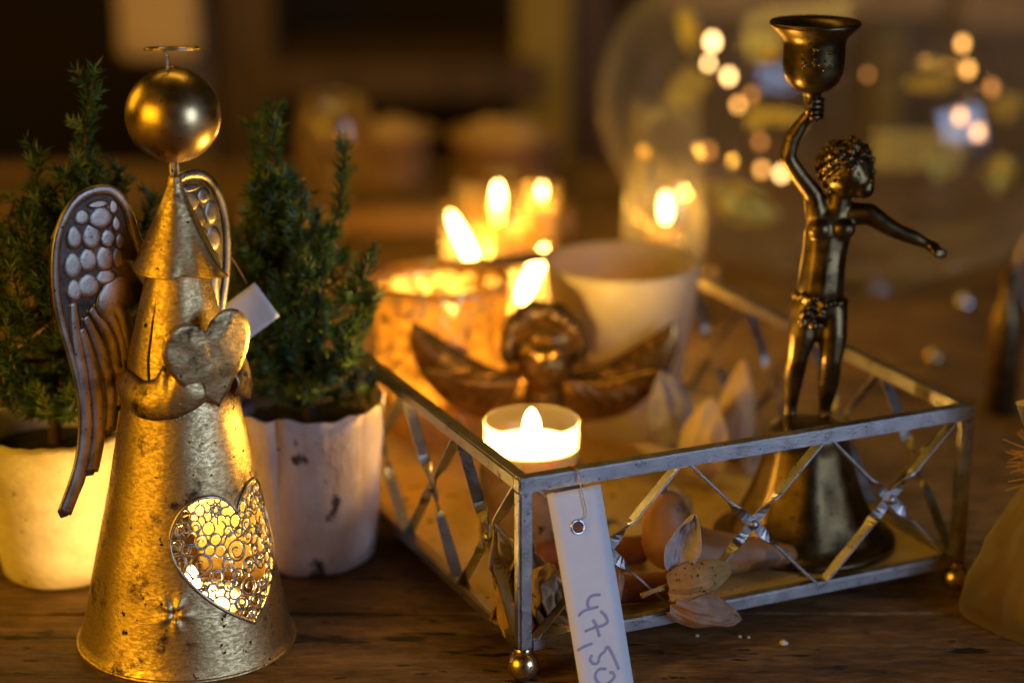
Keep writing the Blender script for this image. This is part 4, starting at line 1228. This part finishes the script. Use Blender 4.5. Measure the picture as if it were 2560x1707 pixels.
# pots on the far end of the table
def back_pot(name, lab, cat, loc, r0, r1, hh_, mat, fill=None):
    t = thing(name, lab, cat, loc)
    MB().lathe([(0.0001, 0), (r0, 0), (r0*1.03, .003), (r1, hh_*.85), (r1*1.05, hh_*.87), (r1*1.05, hh_), (r1*.94, hh_), (r1*.9, hh_*.8)], seg=48).build('pot', mat, t)
    if fill: MB().lathe([(0.0001, hh_*1.16), (r1*.4, hh_*1.13), (r1*.75, hh_*1.02), (r1*.9, hh_*.86)], seg=32, fn=lambda a, r, z, i: (r*(1 + .08*math.sin(5*a)), z + .004*math.sin(3*a + 7*r*100))).build('filling', fill, t)
back_pot('clay_pot', 'round brown pot with pale top far back near the middle', 'pot', (-0.0050, 1.60, 0), 0.036, 0.043, 0.046, M['clay_back'], M['clay_pale'])
back_pot('moss_pot', 'brown pot heaped with pale filling left of the far round pot', 'pot', (-0.0930, 1.62, 0), 0.026, 0.032, 0.044, M['clay_back'], M['clay_pale'])
gb = thing('amber_goblet', 'rounded amber glass goblet shining behind the right spruce', 'goblet', (-0.1270, 1.47, 0))
MB().lathe([(0.0001, 0), (0.022, 0), (0.022, .002), (0.004, .005), (0.0035, .018), (0.012, .026), (0.025, .042), (0.0292, .062), (0.0275, .082), (0.0225, .097), (0.0215, .097), (0.0265, .082), (0.028, .062), (0.0235, .042), (0.0001, .028)], seg=56).build('glass', M['goblet'], gb)
wbd = thing('wooden_board', 'pale narrow wooden board lying before the far pots', 'board', (-0.075, 1.47, 0))
MB().box((0, 0, 0.008), (0.24, 0.03, 0.016), bev=0.002).build('board', M['woodpale'], wbd)

# ------------------------------------------------------------------ big glass bowl with added beads standing in for reflected lights
BC = Vector((0.2270, 1.345, 0))
bw = thing('glass_bowl', 'very large clear round glass bowl behind the cherub candlestick', 'glass bowl', BC)
bp = [(0.0001, 0.001), (0.052, 0.001), (0.055, 0.004), (0.046, 0.009), (0.030, 0.014)]
for i in range(1, 33):
    a = R(-80) + R(150) * i / 32
    bp.append((0.1715*math.cos(a)**.82, 0.118 + 0.112*math.sin(a)))
MB().lathe(bp, seg=96).build('bowl_glass', M['bowl'], bw)
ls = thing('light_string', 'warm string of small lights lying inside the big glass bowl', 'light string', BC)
reflection_beads = [(.1328,.1514,'bulb_bright',.0036,0), (.1306,.137,'bulb_bright',.0022,0), (.1453,.1265,'bulb_bright',.0028,.01), (.1511,.1092,'bulb_mid',.0026,0), (.1620,.1120,'bulb_dim',.0026,.02), (.1684,.065,'bulb_mid',.0026,.0), (.1818,.0622,'bulb_bright',.0026,0), (.1690,.0800,'bulb_dim',.0026,.02), (.1330,.0760,'bulb_dim',.0028,.01), (.2985,.1500,'bulb_mid',.0030,0), (.3030,.1330,'bulb_mid',.0030,.0), (.3000,.1013,'bulb_mid',.0032,0), (.3126,.0906,'bulb_mid',.0032,.0), (.3220,.1190,'bulb_dim',.0032,.01), (.2400,.1260,'bulb_dim',.0020,.02), (.0900,.0740,'bulb_dim',.0028,.0)]
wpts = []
for (x, z, mt, r, dy) in reflection_beads[:-1]:
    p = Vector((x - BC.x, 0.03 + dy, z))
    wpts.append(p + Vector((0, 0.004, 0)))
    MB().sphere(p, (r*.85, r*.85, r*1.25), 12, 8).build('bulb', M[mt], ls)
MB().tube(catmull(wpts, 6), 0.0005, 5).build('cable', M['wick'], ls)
# gold foil leaves in the bowl
for k, (x, z, w, hh_, rot, lab) in enumerate([(.1545, .0430, .026, .014, -28, 'crumpled gold foil leaf low in the big glass bowl'), (.1640, .1480, .014, .010, -35, 'small gold foil leaf high in the big glass bowl'), (.1160, .1600, .007, .018, 15, 'narrow gold foil leaf at the bowl upper left'), (.2880, .0700, .012, .012, 0, 'dull gold foil leaf right of the cherub head'), (.3270, .0640, .012, .014, 10, 'gold foil leaf at the right end of the bowl')]):
    t = thing('foil_leaf', lab, 'foil leaf', (x, BC.y + .02, z), 0, 'gold foil leaves in the bowl')
    t.rotation_euler = (R(12), R(-rot), R(8))
    MB().sheet(lambda i, j: Vector(((i-.5)*2*w*(1-.75*(2*j-1)**2)**.5, .006*mnoise.noise(Vector((i*4+k, j*4, k))), (j-.5)*2*hh_*(1 - .7*(2*i-1)**2)**.5 + .012*(i-.5)**2)), 14, 12).build('foil', M['goldfoil'], t, solid=0.0004)

# ------------------------------------------------------------------ right edge: cellophane bag, bottles
bg = thing('gift_bag', 'gold cellophane gift bag tied with raffia at the right edge', 'gift bag', (0.2235, 0.800, 0))
def bagf(i, j):
    z = 0.094 * j
    r = lerp_table([(0, .030), (.04, .031), (.35, .0225), (.62, .0118), (.72, .0062), (.80, .0095), (1, .017)], j)
    a = 2*math.pi*i
    sq = (abs(math.cos(a))**4 + abs(math.sin(a))**4) ** -0.25
    sq = 1 + (sq - 1) * (1 - smoothstep(.5, .72, j))
    fold = sq * (1 + .10*math.sin(7*a + 3*j)*smoothstep(.35, .75, j) + .05*mnoise.noise(Vector((math.cos(a)*3, math.sin(a)*3, j*9))))
    a2 = a + R(28)
    return Vector((r*fold*math.cos(a2), r*fold*math.sin(a2)*.85, z))
MB().sheet(bagf, 90, 40).build('cellophane', M['cello'], bg)
MB().lathe([(0.0001, .002), (.018, .002), (.0175, .016), (.011, .036), (0.0001, .040)], seg=32, fn=lambda a, r, z, i: (r*(1 + .06*math.sin(4*a)), z)).build('contents', M['clay_pale'], bg)
rf = MB(); rr0 = random.Random(2)
for k in range(120):
    a = rr0.uniform(0, 2*math.pi); d = Vector((math.cos(a), math.sin(a)*.7, rr0.uniform(-.5, .45)))
    l = rr0.uniform(.010, .024)
    p = Vector((0, 0, .0675 + rr0.uniform(-.003, .003)))
    rf.tube([p + d*.005, p + d*l*.6 + Vector((0, 0, rr0.uniform(-.002, .003))), p + d*l + Vector((0, 0, rr0.uniform(-.005, .004)))], [.0005, .0004, .0002], 4)
rf.build('raffia_bow', M['raffia'], bg)
for k, (x, y, r, hh_, lab) in enumerate([(.2640, 1.065, .0085, .080, 'dark bronze bud vase just behind the right tray corner'), (.2830, 1.020, .0085, .066, 'shorter dark bronze bud vase cut off by the right edge')]):
    t = thing('bud_vase', lab, 'vase', (x, y, 0), 0, 'dark bud vases at the right edge')
    MB().lathe([(0.0001, .001), (r*.95, .001), (r, .004), (r, hh_*.62), (r*.8, hh_*.72), (r*.42, hh_*.80), (r*.42, hh_*.97), (r*.5, hh_), (r*.36, hh_), (r*.34, hh_*.8)], seg=36).build('vase_body', M['bronze'], t)
rg = thing('metal_ring', 'pinkish metal hoop standing at the right edge above the vases', 'hoop', (0.3040, 1.12, 0.0))
MB().tube([(0.022*math.cos(a), 0, 0.064 + 0.030*math.sin(a)) for a in [2*math.pi*i/40 for i in range(40)]], 0.0022, 8, closed=True).build('hoop', M['wing'], rg)
MB().lathe([(0.0001, 0), (.014, 0), (.014, .003), (.0022, .005), (.0022, .036)], seg=24).build('stand', M['wing'], rg)

for (x, y, r, mt, lab) in [(0.2840, 1.255, .0060, 'bowl', 'clear glass bauble with a bluish glint right of the cherub hand'), (0.2440, 1.146, .0050, 'goldfoil', 'gold bauble on the dark table behind the right tray corner'), (0.1320, 1.322, .0055, 'goldfoil', 'gold bauble beside the rim of the frosted cup')]:
    t = thing('bauble', lab, 'bauble', (x, y, 0), 0, 'small baubles on the table')
    MB().sphere((0, 0, r), r, 28, 18).build('ball', M['steel'] if mt == 'bowl' else M['brass'], t)
    MB().lathe([(r*.22, 1.95*r), (r*.22, 2.2*r), (0.0001, 2.2*r)], seg=14).build('cap', M['wing'], t)

# crumbs on the table
for k, (x, y, r, lab) in enumerate([(0.1105, 0.7735, .0013, 'largest pale crumb on the table right of the tray foot'), (0.0935, 0.7805, .0006, 'tiny pale crumb left of the largest crumb'), (0.0970, 0.7800, .0005, 'tiniest pale crumb beside the other tiny one'), (0.0760, 0.7815, .0006, 'tiny crumb on the table below the lowest petal')]):
    c = union([((0, 0, r*.7), r), ((r*.9, 0, r*.5), r*.7), ((-r*.5, r*.6, r*.5), r*.7)], r*.25, 0).build('crumb', M['crumb'])
    c.location = (x, y, 0)
    tag(c, lab, 'crumb', 'crumbs on the table')
